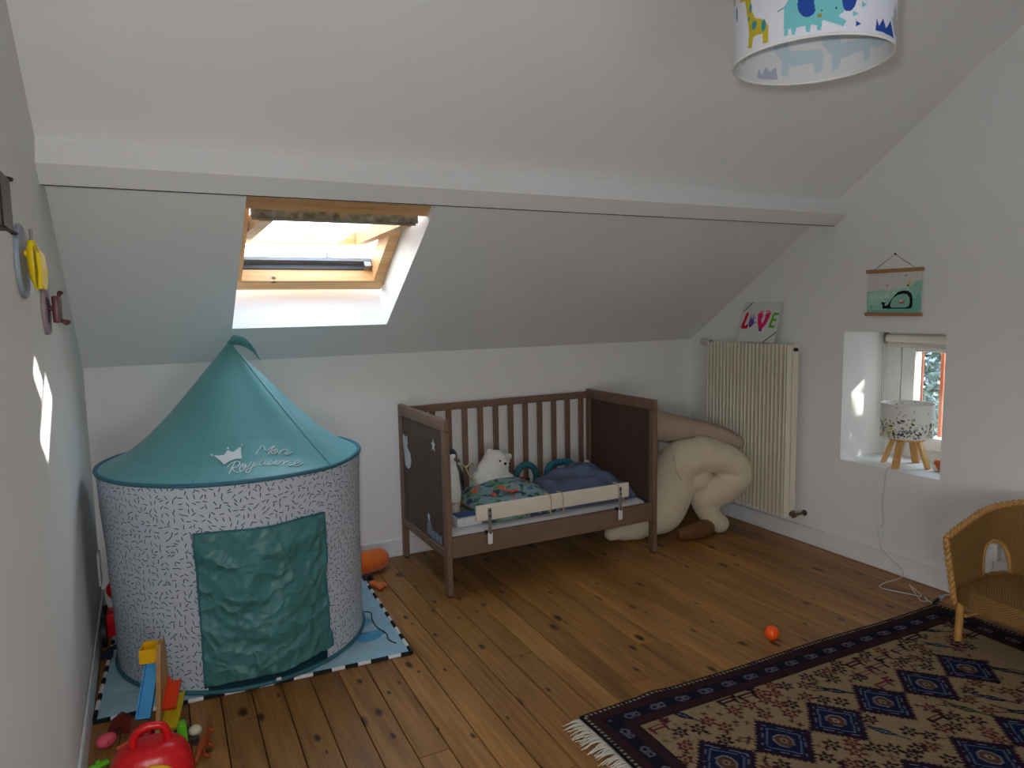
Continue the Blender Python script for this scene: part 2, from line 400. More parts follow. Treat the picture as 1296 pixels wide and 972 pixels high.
slab(MB(), sx0-.03, sx1+.02, .344, .352, -.026, .02, sash).obj('sash_cap', mat('grey_strip', (150, 144, 132), .6), win1)
slab(MB(), (sx0+sx1)/2-.012, (sx0+sx1)/2+.012, .380, .410, -.012, -.002, sash).obj('latch', mat('brass_catch', (176, 150, 90), .4, metal=.6), win1)
for a, bq in ((sx0, sx0+.05), (sx1-.05, sx1)):
    slab(MB(), a, bq, -.340, .352, -.03, .03, sash).obj('sash_stile', pine, win1)
slab(MB(), sx0+.04, sx1-.04, -.35, .355, .004, .012, sash).obj('pane', glass_m, win1)

# ------------------------------------------------------------------ gable window
win2 = empty('window_2', (3.94, -1.456, .524), 'small white window with roller blind in the deep gable recess', kind='structure')
def wb(name, x0, y0, z0, x1, y1, z1, m, par=win2, ch=.003):
    return MB().box(x0, y0, z0, x1, y1, z1, ch=ch).obj(name, m, par, smooth=True)
white_p = mat('white_window_paint', (236, 234, 228), .45, .02, 6)
FX0, FX1 = 3.905, 3.965
y1_, y0_ = GW[1], GW[0]
wb('frame_jamb', FX0, y1_-.085, GW[2], FX1, y1_, GW[3], white_p)
wb('frame_jamb', FX0, y0_, GW[2], FX1, y0_+.05, GW[3], white_p)
wb('frame_rail', FX0, y0_+.05, GW[3]-.06, FX1, y1_-.085, GW[3], white_p)
wb('frame_rail', FX0, y0_+.05, GW[2], FX1, y1_-.085, GW[2]+.055, white_p)
sy1, sy0 = y1_-.097, y0_+.055
wb('sash_stile', FX0-.012, sy1-.075, GW[2]+.055, FX1-.012, sy1, GW[3]-.062, white_p)
wb('sash_stile', FX0-.012, sy0, GW[2]+.055, FX1-.012, sy0+.06, GW[3]-.062, white_p)
wb('sash_rail', FX0-.012, sy0+.06, GW[2]+.055, FX1-.012, sy1-.075, GW[2]+.125, white_p)
wb('sash_rail', FX0-.012, sy0+.06, GW[3]-.115, FX1-.012, sy1-.075, GW[3]-.062, white_p)
wb('sash_seal', FX0+.004, sy1, GW[2]+.055, FX1-.02, sy1+.010, GW[3]-.062, mat('dark_gap', (60, 56, 54)), ch=0)
MB().box(FX0+.02, sy0+.05, GW[2]+.12, FX0+.026, sy1-.07, GW[3]-.11).obj('pane', glass_m, win2)
terra = mat('terracotta_paint', (178, 106, 74), .7, .06, 10)
wb('outer_jamb', FX1+.005, y1_-.168, GW[2], FX1+.02, y1_, GW[3], terra)
wb('guard_bar', 4.058, -1.413, GW[2]+.005, 4.078, -1.393, GW[3]-.005, terra)
wb('guard_bar', 4.058, -1.66, GW[2]+.005, 4.078, -1.64, GW[3]-.005, terra)
# roller blind
rb = empty('roller_blind', (3.86, -1.46, 1.15), 'cream roller blind rolled up at the top of the small window', 'blind')
creamf = mat('cream_blind', (226, 220, 204), .8, .03, 20)
MB().cyl((3.868, -1.215, 1.168), (3.868, -1.722, 1.168), .021, 20).obj('roll', creamf, rb, smooth=True)
MB().box(3.885, -1.722, 1.19, 3.902, -1.21, 1.212, ch=.002).obj('head_rail', white_p, rb)
MB().box(3.866, -1.722, 1.122, 3.872, -1.225, 1.142, ch=.002).obj('hem_bar', mat('blind_hem', (206, 200, 184), .7), rb)
mbk = MB(); mbk.tube([(3.868, -1.205, 1.14), (3.868, -1.196, 1.17), (3.875, -1.196, 1.195), (3.89, -1.21, 1.2)], .008, 8, 5); mbk.cyl((3.868, -1.214, 1.168), (3.868, -1.202, 1.168), .022, 16)
mbk.obj('bracket', mat('grey_plastic', (120, 116, 110), .5), rb, smooth=True)
for dy in (-.006, .006):
    MB().tube([(3.85, -1.207+dy, 1.16), (3.85, -1.207+dy*.9, .9), (3.85, -1.205+dy*.7, .72)], .0016, 6, 4).obj('bead_chain', mat('chain_white', (190, 180, 164), .5), rb, smooth=True)

# unseen low window added in the opposite wall, to light the ceiling from behind
win4 = empty('fill_window_front', (.49, FRONT-.1, .22), 'unseen low window added behind the viewer for fill daylight', kind='structure')
for nm, q in (('frame_jamb', (.06, FRONT-.14, .22, .10, FRONT-.08, 1.02)), ('frame_jamb', (.88, FRONT-.14, .22, .92, FRONT-.08, 1.02)), ('frame_rail', (.10, FRONT-.14, .22, .88, FRONT-.08, .26)), ('frame_rail', (.10, FRONT-.14, .98, .88, FRONT-.08, 1.02))):
    MB().box(*q).obj(nm, white_p, win4)
win5 = empty('fill_window_left', (-.1, -4.67, .25), 'unseen low window added in the left wall for fill daylight', kind='structure')  # second window added out of view, only for its daylight
for nm, q in (('frame_jamb', (-.14, -5.12, .25, -.08, -5.08, 1.10)), ('frame_jamb', (-.14, -4.26, .25, -.08, -4.22, 1.10)), ('frame_rail', (-.14, -5.08, .25, -.08, -4.26, .29)), ('frame_rail', (-.14, -5.08, 1.06, -.08, -4.26, 1.10))):
    MB().box(*q).obj(nm, white_p, win5)
ev = MB().box(-.4, FRONT-3.0, 1.13, W+.4, FRONT-.31, 1.23).obj('sun_block_slab', mat('sun_block_board', (200, 196, 188), .8)); tag(ev, 'unseen slab added to keep sun out of the window behind the viewer', kind='structure')  # added overhang, out of view: blocks sun and high sky from the front window

# ------------------------------------------------------------------ play mat
mat_o = Vector((.016, -1.062, 0)); ma = RAD(-3.3)
mx_, my_ = Vector((math.cos(ma), math.sin(ma), 0)), Vector((-math.sin(ma), math.cos(ma), 0))
MWD, MHT = 1.105, .985
pm = empty('play_mat', mat_o, 'pale blue quilted play mat with a black and white edge under the tent', 'play mat')
NX, NY = 110, 98; vs = []; fs = []
for j in range(NY+1):
    for i in range(NX+1):
        u, v = i/NX*MWD, j/NY*MHT
        ed = min(u, v, MWD-u, MHT-v)
        q = abs(math.sin(PI*v/.165))**.35
        z = .006 + .008*min(1, ed/.03)*q + .0012*math.sin(31*u+9*math.sin(12*v)) * min(1, ed/.05)
        if v < .2 and u > .75: z += .004*math.sin(10*u+20*v)**2*min(1, ed/.04)
        p = mat_o + mx_*u + my_*v; vs.append((p.x, p.y, z))
for j in range(NY):
    for i in range(NX): a = j*(NX+1)+i; fs.append((a, a+1, a+NX+2, a+NX+1))
mm_ = MB().add(vs, fs)
mtop = mm_.obj('mat_top', mat('pale_blue_cotton', (150, 190, 205), .9, .05, 12, .15, 200, sheen=.2), pm, smooth='all', recalc=False)
mb = MB(); Mm = Matrix.Translation(mat_o) @ Matrix.Rotation(ma, 4, 'Z')
mb.box(0, 0, .0006, MWD, MHT, .0055, M=Mm); mb.obj('mat_backing', mat('white_cotton', (220, 220, 222), .9), pm)
blk = mat('black_cotton', (22, 22, 28), .9); wht = mat('white_cotton', (220, 220, 222), .9)
segs = {}
def edge_seg(L_, m_):
    k_ = (round(L_, 3), m_.name)
    if k_ not in segs:
        mbx = MB(); mbx.tube([(-L_/2, 0, 0), (L_/2, 0, 0)], .0075, 8, 1); segs[k_] = mbx.obj('border_block', m_, pm, smooth=True); return segs[k_], True
    return segs[k_], False
def run_edge(p0, d, length, seed):
    rr = random.Random(seed); pos = 0.0; blackq = True
    while pos < length-.005:
        l_ = rr.choice((.05, .07)) if blackq else rr.choice((.05, .07))
        l_ = min(l_, length-pos)
        c = p0 + d*(pos+l_/2); c.z = .008
        src, new = edge_seg(l_, blk if blackq else wht)
        ob = src if new else link_copy(src, pm)
        ob.matrix_parent_inverse = Matrix.Translation(-mat_o)
        ob.matrix_basis = Matrix.Translation(c) @ Matrix.Rotation(math.atan2(d.y, d.x), 4, 'Z')
        pos += l_; blackq = not blackq
run_edge(mat_o.copy(), mx_, MWD, 3); run_edge(mat_o+mx_*MWD, my_, MHT, 4); run_edge(mat_o.copy(), my_, MHT, 5)
satin = mat('blue_satin', (58, 150, 196), .3, .15, 30, .3, 60, spec=.6)
def patch(poly_c, rx, ry, z0, ang=0):
    mbx = MB(); n = 22; c = Vector(poly_c); pts = []
    for rr_ in (1., .75, .4):
        for k in range(n):
            a = 2*PI*k/n; x = rr_*rx*math.cos(a)*(1+.10*math.sin(3*a)); y = rr_*ry*math.sin(a)
            ca, sa = math.cos(ang), math.sin(ang)
            pts.append((c.x+x*ca-y*sa, c.y+x*sa+y*ca, z0 + .007*(1-rr_**2)))
    f = [(r*n+k, r*n+(k+1) % n, (r+1)*n+(k+1) % n, (r+1)*n+k) for r in range(2) for k in range(n)] + [tuple(2*n+k for k in range(n))]
    mbx.add(pts, f); return mbx.obj('fish_patch', satin, pm, smooth='all', recalc=False)
patch((1.012, -.915, 0), .068, .042, .0155, RAD(10)); patch((1.012, -.775, 0), .048, .030, .0155, RAD(5))
MB().tube([(1.055, -.672, .017), (1.078, -.70, .017), (1.062, -.77, .017), (1.058, -.86, .019), (1.075, -.93, .018), (1.068, -.99, .017), (1.085, -1.035, .016)], .0022, 6, 6).obj('black_cord', blk, pm, smooth=True)

# ------------------------------------------------------------------ play tent
TC = Vector((.557, -.622, .016)); TZ = .78; TR = .503; TA = 1.255
tent = empty('play_tent', TC, 'round teal and white children\'s play tent with a cone roof and teal door', 'tent')
teal = mat('teal_polyester', (88, 150, 152), .5, .06, 6, .12, 40, spec=.4, sheen=.1)
teal_d = mat('teal_binding', (52, 104, 118), .6, .05, 10)
teal_door = mat('teal_flap', (64, 120, 120), .45, .08, 7, .1, 40, spec=.45)
dm = teal_door; dn_ = dm.node_tree; DN, DL = dn_.nodes, dn_.links
tc_ = DN.new('ShaderNodeTexCoord'); nz_ = DN.new('ShaderNodeTexNoise'); nz_.inputs['Scale'].default_value = 9; DL.new(tc_.outputs['Object'], nz_.inputs['Vector'])
mv_ = DN.new('ShaderNodeMix'); mv_.data_type = 'VECTOR'; mv_.inputs['Factor'].default_value = .16; DL.new(tc_.outputs['Object'], mv_.inputs['A']); DL.new(nz_.outputs['Color'], mv_.inputs['B'])
vc_ = DN.new('ShaderNodeTexVoronoi'); vc_.inputs['Scale'].default_value = 13; vc_.feature = 'F1'; DL.new(mv_.outputs['Result'], vc_.inputs['Vector'])
bc_ = DN.new('ShaderNodeBump'); bc_.inputs['Strength'].default_value = .85; bc_.inputs['Distance'].default_value = .028; DL.new(vc_.outputs['Distance'], bc_.inputs['Height']); DL.new(bc_.outputs[0], DN['Principled BSDF'].inputs['Normal'])
# confetti print: one short dash per voronoi cell
conf, t, N, L, bs = nodes('confetti_fabric')
uvn = N.new('ShaderNodeUVMap'); mpn = N.new('ShaderNodeMapping'); mpn.inputs['Scale'].default_value = (45, 45, 45); L.new(uvn.outputs[0], mpn.inputs[0])
vo = N.new('ShaderNodeTexVoronoi'); vo.voronoi_dimensions = '2D'; vo.inputs['Scale'].default_value = 1; vo.inputs['Randomness'].default_value = .72; L.new(mpn.outputs[0], vo.inputs['Vector'])
sub_ = N.new('ShaderNodeVectorMath'); sub_.operation = 'SUBTRACT'; L.new(mpn.outputs[0], sub_.inputs[0]); L.new(vo.outputs['Position'], sub_.inputs[1])
scl = N.new('ShaderNodeSeparateColor'); L.new(vo.outputs['Color'], scl.inputs[0])
ang = N.new('ShaderNodeMath'); ang.operation = 'MULTIPLY'; ang.inputs[1].default_value = 6.283; L.new(scl.outputs[0], ang.inputs[0])
rot = N.new('ShaderNodeVectorRotate'); rot.rotation_type = 'Z_AXIS'; L.new(sub_.outputs[0], rot.inputs['Vector']); L.new(ang.outputs[0], rot.inputs['Angle'])
sxy = N.new('ShaderNodeSeparateXYZ'); L.new(rot.outputs[0], sxy.inputs[0])
def less(sock, lim):
    a_ = N.new('ShaderNodeMath'); a_.operation = 'ABSOLUTE'; L.new(sock, a_.inputs[0])
    l_ = N.new('ShaderNodeMath'); l_.operation = 'LESS_THAN'; l_.inputs[1].default_value = lim; L.new(a_.outputs[0], l_.inputs[0]); return l_.outputs[0]
mul = N.new('ShaderNodeMath'); mul.operation = 'MULTIPLY'; L.new(less(sxy.outputs[0], .36), mul.inputs[0]); L.new(less(sxy.outputs[1], .07), mul.inputs[1])
mxc = N.new('ShaderNodeMix'); mxc.data_type = 'RGBA'; mxc.inputs['A'].default_value = (*lin((186, 193, 203)), 1); mxc.inputs['B'].default_value = (*lin((40, 48, 62)), 1)
L.new(mul.outputs[0], mxc.inputs['Factor']); L.new(mxc.outputs['Result'], bs.inputs['Base Color']); bs.inputs['Roughness'].default_value = .75; bs.inputs['Specular IOR Level'].default_value = .2
DA0, DA1 = RAD(-113.3), RAD(-58.5); DZ = .607
def twall(a, z):
    q = z/TZ
    r = .482+.021*q + .004*math.sin(5*a+6*q)*math.sin(PI*min(1, q)) + .003*math.sin(11*a-9*q)*math.sin(PI*q) - .006*math.sin(PI*q)
    c = Vector((.560, -.630, 0)).lerp(Vector((.555, -.620, 0)), q)
    return c + Vector((r*math.cos(a), r*math.sin(a), .016+z*(TZ-.016)/TZ))
vs = []; fs = []; uv = []; NA, NZ = 216, 60
AL_ = [-PI + 2*PI*i/NA for i in range(NA)]
# snap to the door edges
def snap(lst, val): i = min(range(len(lst)), key=lambda q: abs(lst[q]-val)); lst[i] = val; return i
i0, i1 = snap(AL_, DA0+.012), snap(AL_, DA1-.012)
ZL = [TZ*j/NZ for j in range(NZ+1)]; jz = snap(ZL, DZ-.016); j0 = 1; ZL[1] = .012
for j in range(NZ+1):
    for i in range(NA): vs.append(twall(AL_[i], ZL[j])); uv.append((AL_[i]*.495, ZL[j]))
for j in range(NZ):
    for i in range(NA):
        if i0 <= i < i1 and j0 <= j < jz: continue
        a, b_ = j*NA+i, j*NA+(i+1) % NA
        fs.append((a, b_, b_+NA, a+NA))
twm = MB().add(vs, fs); tw = twm.obj('tent_wall', conf, tent, smooth='all', recalc=False, uvs=uv)
sm = tw.modifiers.new('cloth', 'SOLIDIFY'); sm.thickness = .002; sm.offset = -1
# roof
PT = [0, .07, .21, .40, .68, 1]; PR = [1, .83, .655, .475, .25, .0]
SEAMS = [(-52.0, .85, 16), (-112.6, .12, 12), (-172.6, .0, 10), (128, .5, 20), (68, .5, 20), (8, .3, 14)]
def cone(a, t_):
    rc = float(np.interp(t_, PT, PR)); rc2 = float(np.interp(max(0, t_-.03), PT, PR))*.5+float(np.interp(min(1, t_+.03), PT, PR))*.5
    rc = rc if t_ < .02 or t_ > .97 else rc2
    wgt = 0
    for s_, k_, wd in SEAMS:
        dd = (math.degrees(a)-s_+180) % 360-180; wgt = max(wgt, k_*math.exp(-(dd/wd)**2))
    r = TR*(rc*(1-wgt)+(1-t_)*wgt)
    return Vector((.555+.002*t_+r*math.cos(a), -.62+r*math.sin(a), TZ+(TA-TZ)*t_ - .006*wgt*(1-t_)))
vs = []; fs = []; NA2, NT = 144, 46
TT = [(j/NT)**1.3 for j in range(NT+1)]
for j in range(NT+1):
    for i in range(NA2): vs.append(cone(-PI+2*PI*i/NA2, min(TT[j], .992)))
for j in range(NT):
    for i in range(NA2): a, b_ = j*NA2+i, j*NA2+(i+1) % NA2; fs.append((a, b_, b_+NA2, a+NA2))
rf = MB().add(vs, fs).obj('tent_roof', teal, tent, smooth='all', recalc=False)
sm = rf.modifiers.new('cloth', 'SOLIDIFY'); sm.thickness = .002; sm.offset = -1
MB().tube([cone(2*PI*k/60, 0)+Vector((0, 0, .002)) for k in range(60)], .0085, 8, 1, closed=True).obj('rim_binding', teal_d, tent, smooth='all')
MB().tube([Vector((.560+.484*math.cos(2*PI*k/60), -.630+.484*math.sin(2*PI*k/60), .022)) for k in range(60)], .0085, 8, 1, closed=True).obj('base_binding', teal_d, tent, smooth='all')
for s_, k_, wd in SEAMS[:2]:
    MB().tube([cone(RAD(s_), q/14*.97)+Vector((math.cos(RAD(s_)), math.sin(RAD(s_)), .6))*.001 for q in range(15)], .0022, 6, 2).obj('roof_seam', teal, tent, smooth='all')
MB().lathe([(0, 0), (.47, 0), (.475, .004), (0, .004)], (.56, -.63, .017), 48).obj('tent_floor', teal_d, tent)
# flag at the tip: a curled leaf of cloth
fpts = [Vector((.553, -.625, 1.247)), Vector((.585, -.635, 1.262)), Vector((.625, -.64, 1.245)), Vector((.655, -.645, 1.21)), Vector((.672, -.645, 1.175))]
fw = [.014, .038, .042, .030, .004]; P_, R_ = catmull(fpts, fw, 5, False); vs = []; fs = []
for p, r in zip(P_, R_):
    for q in (-1, 0, 1): vs.append(p + Vector((-.25*r*q, -.75*r*q - abs(q)*.2*r, .55*r*q)))
for i in range(len(P_)-1):
    for q in (0, 1): a = i*3+q; fs.append((a, a+1, a+4, a+3))
fg = MB().add(vs, fs).obj('flag', teal, tent, smooth='all', recalc=False); sm = fg.modifiers.new('cloth', 'SOLIDIFY'); sm.thickness = .003
# door flap, wrinkled, hanging in front of the doorway
vs = []; fs = []; ND, NE = 70, 90
wr = [(rng.uniform(14, 60), rng.uniform(14, 60), rng.uniform(0, 6.28), rng.uniform(-1, 1)) for _ in range(14)]
def wrinkle(u, v):
    s_ = 0
    for a, b_, c, e in wr: s_ += (1-abs(math.sin(a*.5*u*e+b_*.35*v+c+1.3*math.sin(7*u+5*v*e))))**3
    return s_/len(wr)
for j in range(NE+1):
    q = j/NE
    for i in range(ND+1):
        pz = i/ND; a = DA0+(DA1-DA0)*pz
        zb = .028 + .02*math.sin(PI*pz*1.3)+.055*max(0, pz-.55)/.45
        z = zb+(DZ+.002*math.sin(9*pz)-zb)*q
        p = twall(a, min(z, TZ)); nrm = Vector((math.cos(a), math.sin(a), 0))
        k_ = min(1, q*6)*min(1, (1-q)*10)
        off = .006 + .040*wrinkle(pz*.5, q*.6)*min(1, (1-q)*6) + .010*math.sin(PI*pz)*(1-q) + .012*math.sin(2*PI*pz*1.02)**2*0
        if pz > .9 and q < .12: off += .012
        vs.append(p+nrm*off)
for j in range(NE):
    for i in range(ND): a = j*(ND+1)+i; fs.append((a, a+1, a+ND+2, a+ND+1))
dv = list(vs)
df = MB().add(vs, fs).obj('door_flap', teal_door, tent, smooth='all', recalc=False); sm = df.modifiers.new('cloth', 'SOLIDIFY'); sm.thickness = .0015
for idx in ([j*(ND+1) for j in range(0, NE+1, 3)], [j*(ND+1)+ND for j in range(0, NE+1, 3)], [NE*(ND+1)+i for i in range(0, ND+1, 3)]):
    MB().tube([dv[i]+Vector((math.cos(RAD(-86)), math.sin(RAD(-86)), 0))*.001 for i in idx], .0035, 6, 1).obj('flap_hem', teal_d, df, smooth='all')
MB().box(.60, -1.128, .03, .617, -1.124, .04).obj('care_tag', wht, tent)
# printed crown and lettering, traced in a small flat layout and laid on the roof
TH_ = (-118.7063, 60.8612, 17.8611, -1.1505, -52.3545); TV_ = (.2944, -.0191, -.5498, -.0498, .066)
def lay(x, y, off=.0035):
    x, y = x/1000., y/1000.; B_ = (1, x, y, x*x, x*y)
    a = RAD(sum(p*q for p, q in zip(TH_, B_))); t_ = max(.005, sum(p*q for p, q in zip(TV_, B_)))
    e = 1e-3; p = cone(a, t_); n_ = (cone(a+e, t_)-p).cross(cone(a, t_+e)-p).normalized()
    return p+n_*off
pw = mat('white_print', (206, 216, 218), .6, .02, 10)
crown = [(155,242),(210,243),(268,240),(310,180),(345,200),(378,205),(412,175),(460,138),(457,200),(470,285),(400,290),(330,312),(270,352),(225,300)]
mb = MB(); top = [lay(*p) for p in crown]; bot = [lay(*p, off=.001) for p in crown]; n = len(crown)
ctr = [lay(290, 275), lay(420, 240), lay(340, 260)]
bm = bmesh.new(); bv = [bm.verts.new(p) for p in top]; f_ = bm.faces.new(bv); bmesh.ops.triangulate(bm, faces=[f_])
for _ in range(2): bmesh.ops.subdivide_edges(bm, edges=bm.edges[:], cuts=1)
bm.verts.index_update(); mb.add([v.co.copy() for v in bm.verts], [[v.index for v in f.verts] for f in bm.faces]); bm.free()
mb.obj('crown_print', pw, tent)
for x, y in ((131,232),(310,158),(470,120)): MB().ball(lay(x, y, .002), .0045, seg=10, rings=6).obj('crown_dot', pw, tent, smooth='all')
WORDS = {'lettering_mon': [[(622,237),(650,188),(680,138),(700,122),(713,140),(722,172),(738,187),(765,170),(800,140),(829,122),(800,158),(775,198),(766,220),(776,241)],
    [(852,163),(822,167),(800,188),(795,212),(812,224),(838,215),(856,190),(850,172),(832,180),(826,198),(845,203),(870,192)],
    [(873,226),(888,197),(901,176),(930,163),(953,172),(950,192),(938,212),(952,223),(978,212),(1003,184)]],
  'lettering_royaume': [[(300,382),(340,342),(390,318),(430,318),(447,338),(428,368),(390,384),(362,387),(382,415),(428,437),(466,425)], [(392,322),(372,358),(345,405),(318,456)],
    [(508,342),(478,352),(450,385),(448,412),(470,422),(497,405),(508,375),(494,362),(480,378),(496,392),(520,384)],
    [(512,352),(520,378),(548,372),(572,340),(580,324)], [(612,332),(592,372),(566,420),(540,440),(518,432),(532,408),(580,388),(640,360)],
    [(735,308),(700,312),(672,335),(670,356),(692,362),(722,340),(742,310),(728,345),(742,360),(770,350),(800,310),(776,342),(786,358),(818,350),(862,304),(842,342),(856,358),(880,350)],
    [(905,308),(890,335),(878,360),(900,328),(930,309),(940,322),(926,357),(948,328),(980,311),(996,322),(984,348),(1002,358),(1040,340),(1075,325),(1097,305),(1080,297),(1052,318),(1048,345),(1066,358),(1096,352),(1138,324)]]}
for nm, strokes in WORDS.items():
    mb = MB()
    for st in strokes:
        pts, _ = catmull([Vector((x, y, 0)) for x, y in st], [1]*len(st), 5, False)
        mb.tube([lay(p.x, p.y, .002) for p in pts], .0020, 6, 1)
    mb.obj(nm, pw, tent, smooth='all')

# ------------------------------------------------------------------ crib
CX, CY, CL, CD, CH = 1.4577, -.690, 1.25, .67, .857
crib = empty('toddler_bed', (CX+CL/2, CY+CD/2, 0), 'brown wooden cot bed with slatted back and open front', 'bed')
T = .028; PD = .045
def cb(name, x0, y0, z0, x1, y1, z1, m, par=None, ch=.003):
    return MB().box(CX+x0, CY+y0, z0, CX+x1, CY+y1, z1, ch=ch).obj(name, m, par or crib, smooth=True)
for e, ex in enumerate((0, CL-T)):
    for py in (0, CD-PD):
        lg = cb('leg', ex, py, .006, ex+T, py+PD, CH-.058, crib_m)
        cb('foot_pad', ex+.004, py+.004, .0, ex+T-.004, py+PD-.004, .006, mat('dark_pad', (24, 20, 18), .8), lg, 0)
    cb('end_top_rail', ex, 0, CH-.057, ex+T, CD, CH, crib_m, ch=.005)
    pnl = cb('end_panel', ex+.008, PD, .222, ex+T-.008, CD-PD, CH-.057, crib_p, ch=0)
    cb('end_bottom_rail', ex+.002, PD, .182, ex+T-.002, CD-PD, .226, crib_m)
    if e == 0:
        stk = mat('pale_sticker', (196, 200, 202), .6); stk2 = mat('grey_sticker', (120, 136, 150), .6)
        fx = CX+.0078
        def stick(poly, m_, nm): MB().prism(poly, lambda y, z, dd: Vector((fx-dd, y, z)), 0, .0012).obj(nm, m_, pnl)
        star = [(-.527+ .030*(1 if i % 2 == 0 else .42)*math.sin(2*PI*i/10), .712+.034*(1 if i % 2 == 0 else .42)*math.cos(2*PI*i/10)) for i in range(10)]
        stick(star, stk, 'star_sticker')
        bear = [(-.075,.70),(-.100,.695),(-.120,.69),(-.142,.70),(-.145,.66),(-.135,.64),(-.155,.625),(-.185,.61),(-.195,.57),(-.18,.535),(-.14,.52),(-.10,.535),(-.09,.575),(-.085,.61),(-.075,.635),(-.07,.66)]
        stick(bear, stk, 'bear_sticker')
        stick([(-.425,.315),(-.447,.318),(-.452,.34),(-.435,.352),(-.420,.34)], stk, 'cub_sticker'); stick([(-.41,.24),(-.41,.29),(-.43,.318),(-.455,.315),(-.475,.28),(-.482,.24)], stk2, 'cub_sticker')
        for yy in (-.50, -.545, -.59): stick([(yy+.018,.235),(yy+.018,.275),(yy-.018,.28),(yy-.018,.238)], stk2, 'block_sticker')
cb('back_top_rail', T, CD-.035, .803, CL-T, CD-.012, .843, crib_h)
cb('back_bottom_rail', T, CD-.035, .20, CL-T, CD-.012, .26, crib_h)
for i in range(12):
    xs = 1.550+.0981*i - CX
    if xs+.0165 > CL-T: continue
    cb('slat', xs-.0165, CD-.030, .255, xs+.0165, CD-.017, .806, crib_m, ch=.002)
cb('front_rail', T, .008, .186, CL-T, .032, .287, crib_h)
cb('bed_base', T+.002, .034, .215, CL-T-.002, CD-.037, .232, crib_h, ch=0)
# mattress
mt = empty('mattress', (CX+CL/2, CY+CD/2, .232), 'white cot mattress with a wrinkled fitted sheet', 'mattress')
vs = []; fs = []; NX, NY = 60, 32
mx0, mx1, my0, my1 = CX+T+.004, CX+CL-T-.004, CY+.037, CY+CD-.04
def mz(u, v):
    ed = min(u, 1-u)*1.19; ev = min(v, 1-v)*.58; z = .305 - .028*math.exp(-ed/.02) - .028*math.exp(-ev/.02)
    return z + .003*math.sin(17*u+8*v)*math.sin(11*v+4*u) + (.003*math.sin(60*v+20*u) if u < .2 else 0)
for j in range(NY+1):
    for i in range(NX+1): u, v = i/NX, j/NY; vs.append((mx0+(mx1-mx0)*u, my0+(my1-my0)*v, mz(u, v)))
for j in range(NY):
    for i in range(NX): a = j*(NX+1)+i; fs.append((a, a+1, a+NX+2, a+NX+1))
ringi = [i for i in range(NX+1)]+[j*(NX+1)+NX for j in range(1, NY+1)]+[NY*(NX+1)+i for i in range(NX-1, -1, -1)]+[j*(NX+1) for j in range(NY-1, 0, -1)]
bo = len(vs)
for q in ringi: vs.append((vs[q][0], vs[q][1], .2325))
for k in range(len(ringi)): k2 = (k+1) % len(ringi); fs.append((ringi[k], bo+k, bo+k2, ringi[k2]))
fs.append(tuple(bo+k for k in range(len(ringi))))
sheet_m = mat('white_sheet', (214, 212, 214), .9, .03, 8, .25, 45)
MB().add(vs, fs).obj('fitted_sheet', sheet_m, mt, smooth='all')

# guard board
gd = empty('bed_guard_rail', (2.045, -.705, .25), 'cream bed guard board fixed on two metal brackets along the cot front', 'guard rail')
MB().box(1.598, -.722, .357, 2.492, -.704, .436, ch=.012).obj('board', mat('cream_paint', (222, 214, 196), .5, .03, 4), gd, smooth=True)
steel = mat('grey_steel', (150, 150, 152), .4, metal=.6); wpl = mat('white_plastic', (222, 222, 220), .4)
for bx in (1.667, 2.431):
    br = MB().box(bx-.010, -.7275, .27, bx+.010, -.7225, .420, ch=.002).obj('bracket', steel, gd, smooth=True)
    MB().box(bx-.013, -.731, .242, bx+.013, -.7235, .300, ch=.006).obj('bracket_cap', wpl, br, smooth=True)
    for zz in (.408, .382, .298): MB().cyl((bx, -.7275, zz), (bx, -.733, zz), .005, 10).obj('screw', mat('dark_screw', (70, 68, 66), .35, metal=.8), br, smooth=True)
    MB().cyl((bx-.010, -.714, .30), (bx-.020, -.714, .30), .010, 10).obj('bracket_knob', mat('black_plastic', (18, 18, 20), .5), br, smooth=True)
tie = mat('beige_cord', (186, 170, 128), .8)
for tx, lx in ((2.005, -.002), (2.075, .004), (2.42, .03)):
    MB().tube([(tx-.02, -.70, .441), (tx-.01, -.718, .4405), (tx, -.7255, .43), (tx+.003, -.7265, .39), (tx+lx, -.727, .352), (tx+lx+.002, -.722, .330)], .0032, 7, 5).obj('cord_tie', tie, gd, smooth='all')

# ------------------------------------------------------------------ soft toys and bedding
def blob(name, parts, m_, parent, voxel=.009, smooth_it=6):
    mb = MB()
    for c, r, *rest in parts: mb.ball(c, r, rest[0] if rest else None, 20, 14)
    ob = mb.obj(name, m_, parent, smooth='all')
    rmod = ob.modifiers.new('union', 'REMESH'); rmod.mode = 'VOXEL'; rmod.voxel_size = voxel; rmod.use_smooth_shade = True
    s2 = ob.modifiers.new('soft', 'SMOOTH'); s2.iterations = smooth_it; s2.factor = .5
    return ob
def tblob(name, tubes, balls, m_, parent, voxel=.009, smooth_it=6, texd=0):
    mb = MB()
    for pts, rs in tubes: mb.tube(pts, rs, 16, 6)
    for c, r, *rest in balls: mb.ball(c, r, rest[0] if rest else None, 20, 14)
    ob = mb.obj(name, m_, parent, smooth='all')
    rmod = ob.modifiers.new('union', 'REMESH'); rmod.mode = 'VOXEL'; rmod.voxel_size = voxel; rmod.use_smooth_shade = True
    s2 = ob.modifiers.new('soft', 'SMOOTH'); s2.iterations = smooth_it; s2.factor = .5
    return ob
fur = mat('white_plush', (226, 222, 214), .95, .05, 40, .5, 300, sheen=.4, spec=.1)
furb = mat('black_plush', (16, 15, 18), .95, .2, 40, .5, 300, sheen=.3, spec=.1)
eye = mat('black_bead', (8, 8, 8), .2)
pb_ = empty('plush_polar_bear', (1.935, -.19, .31), 'white plush polar bear leaning against the cot slats', 'soft toy')
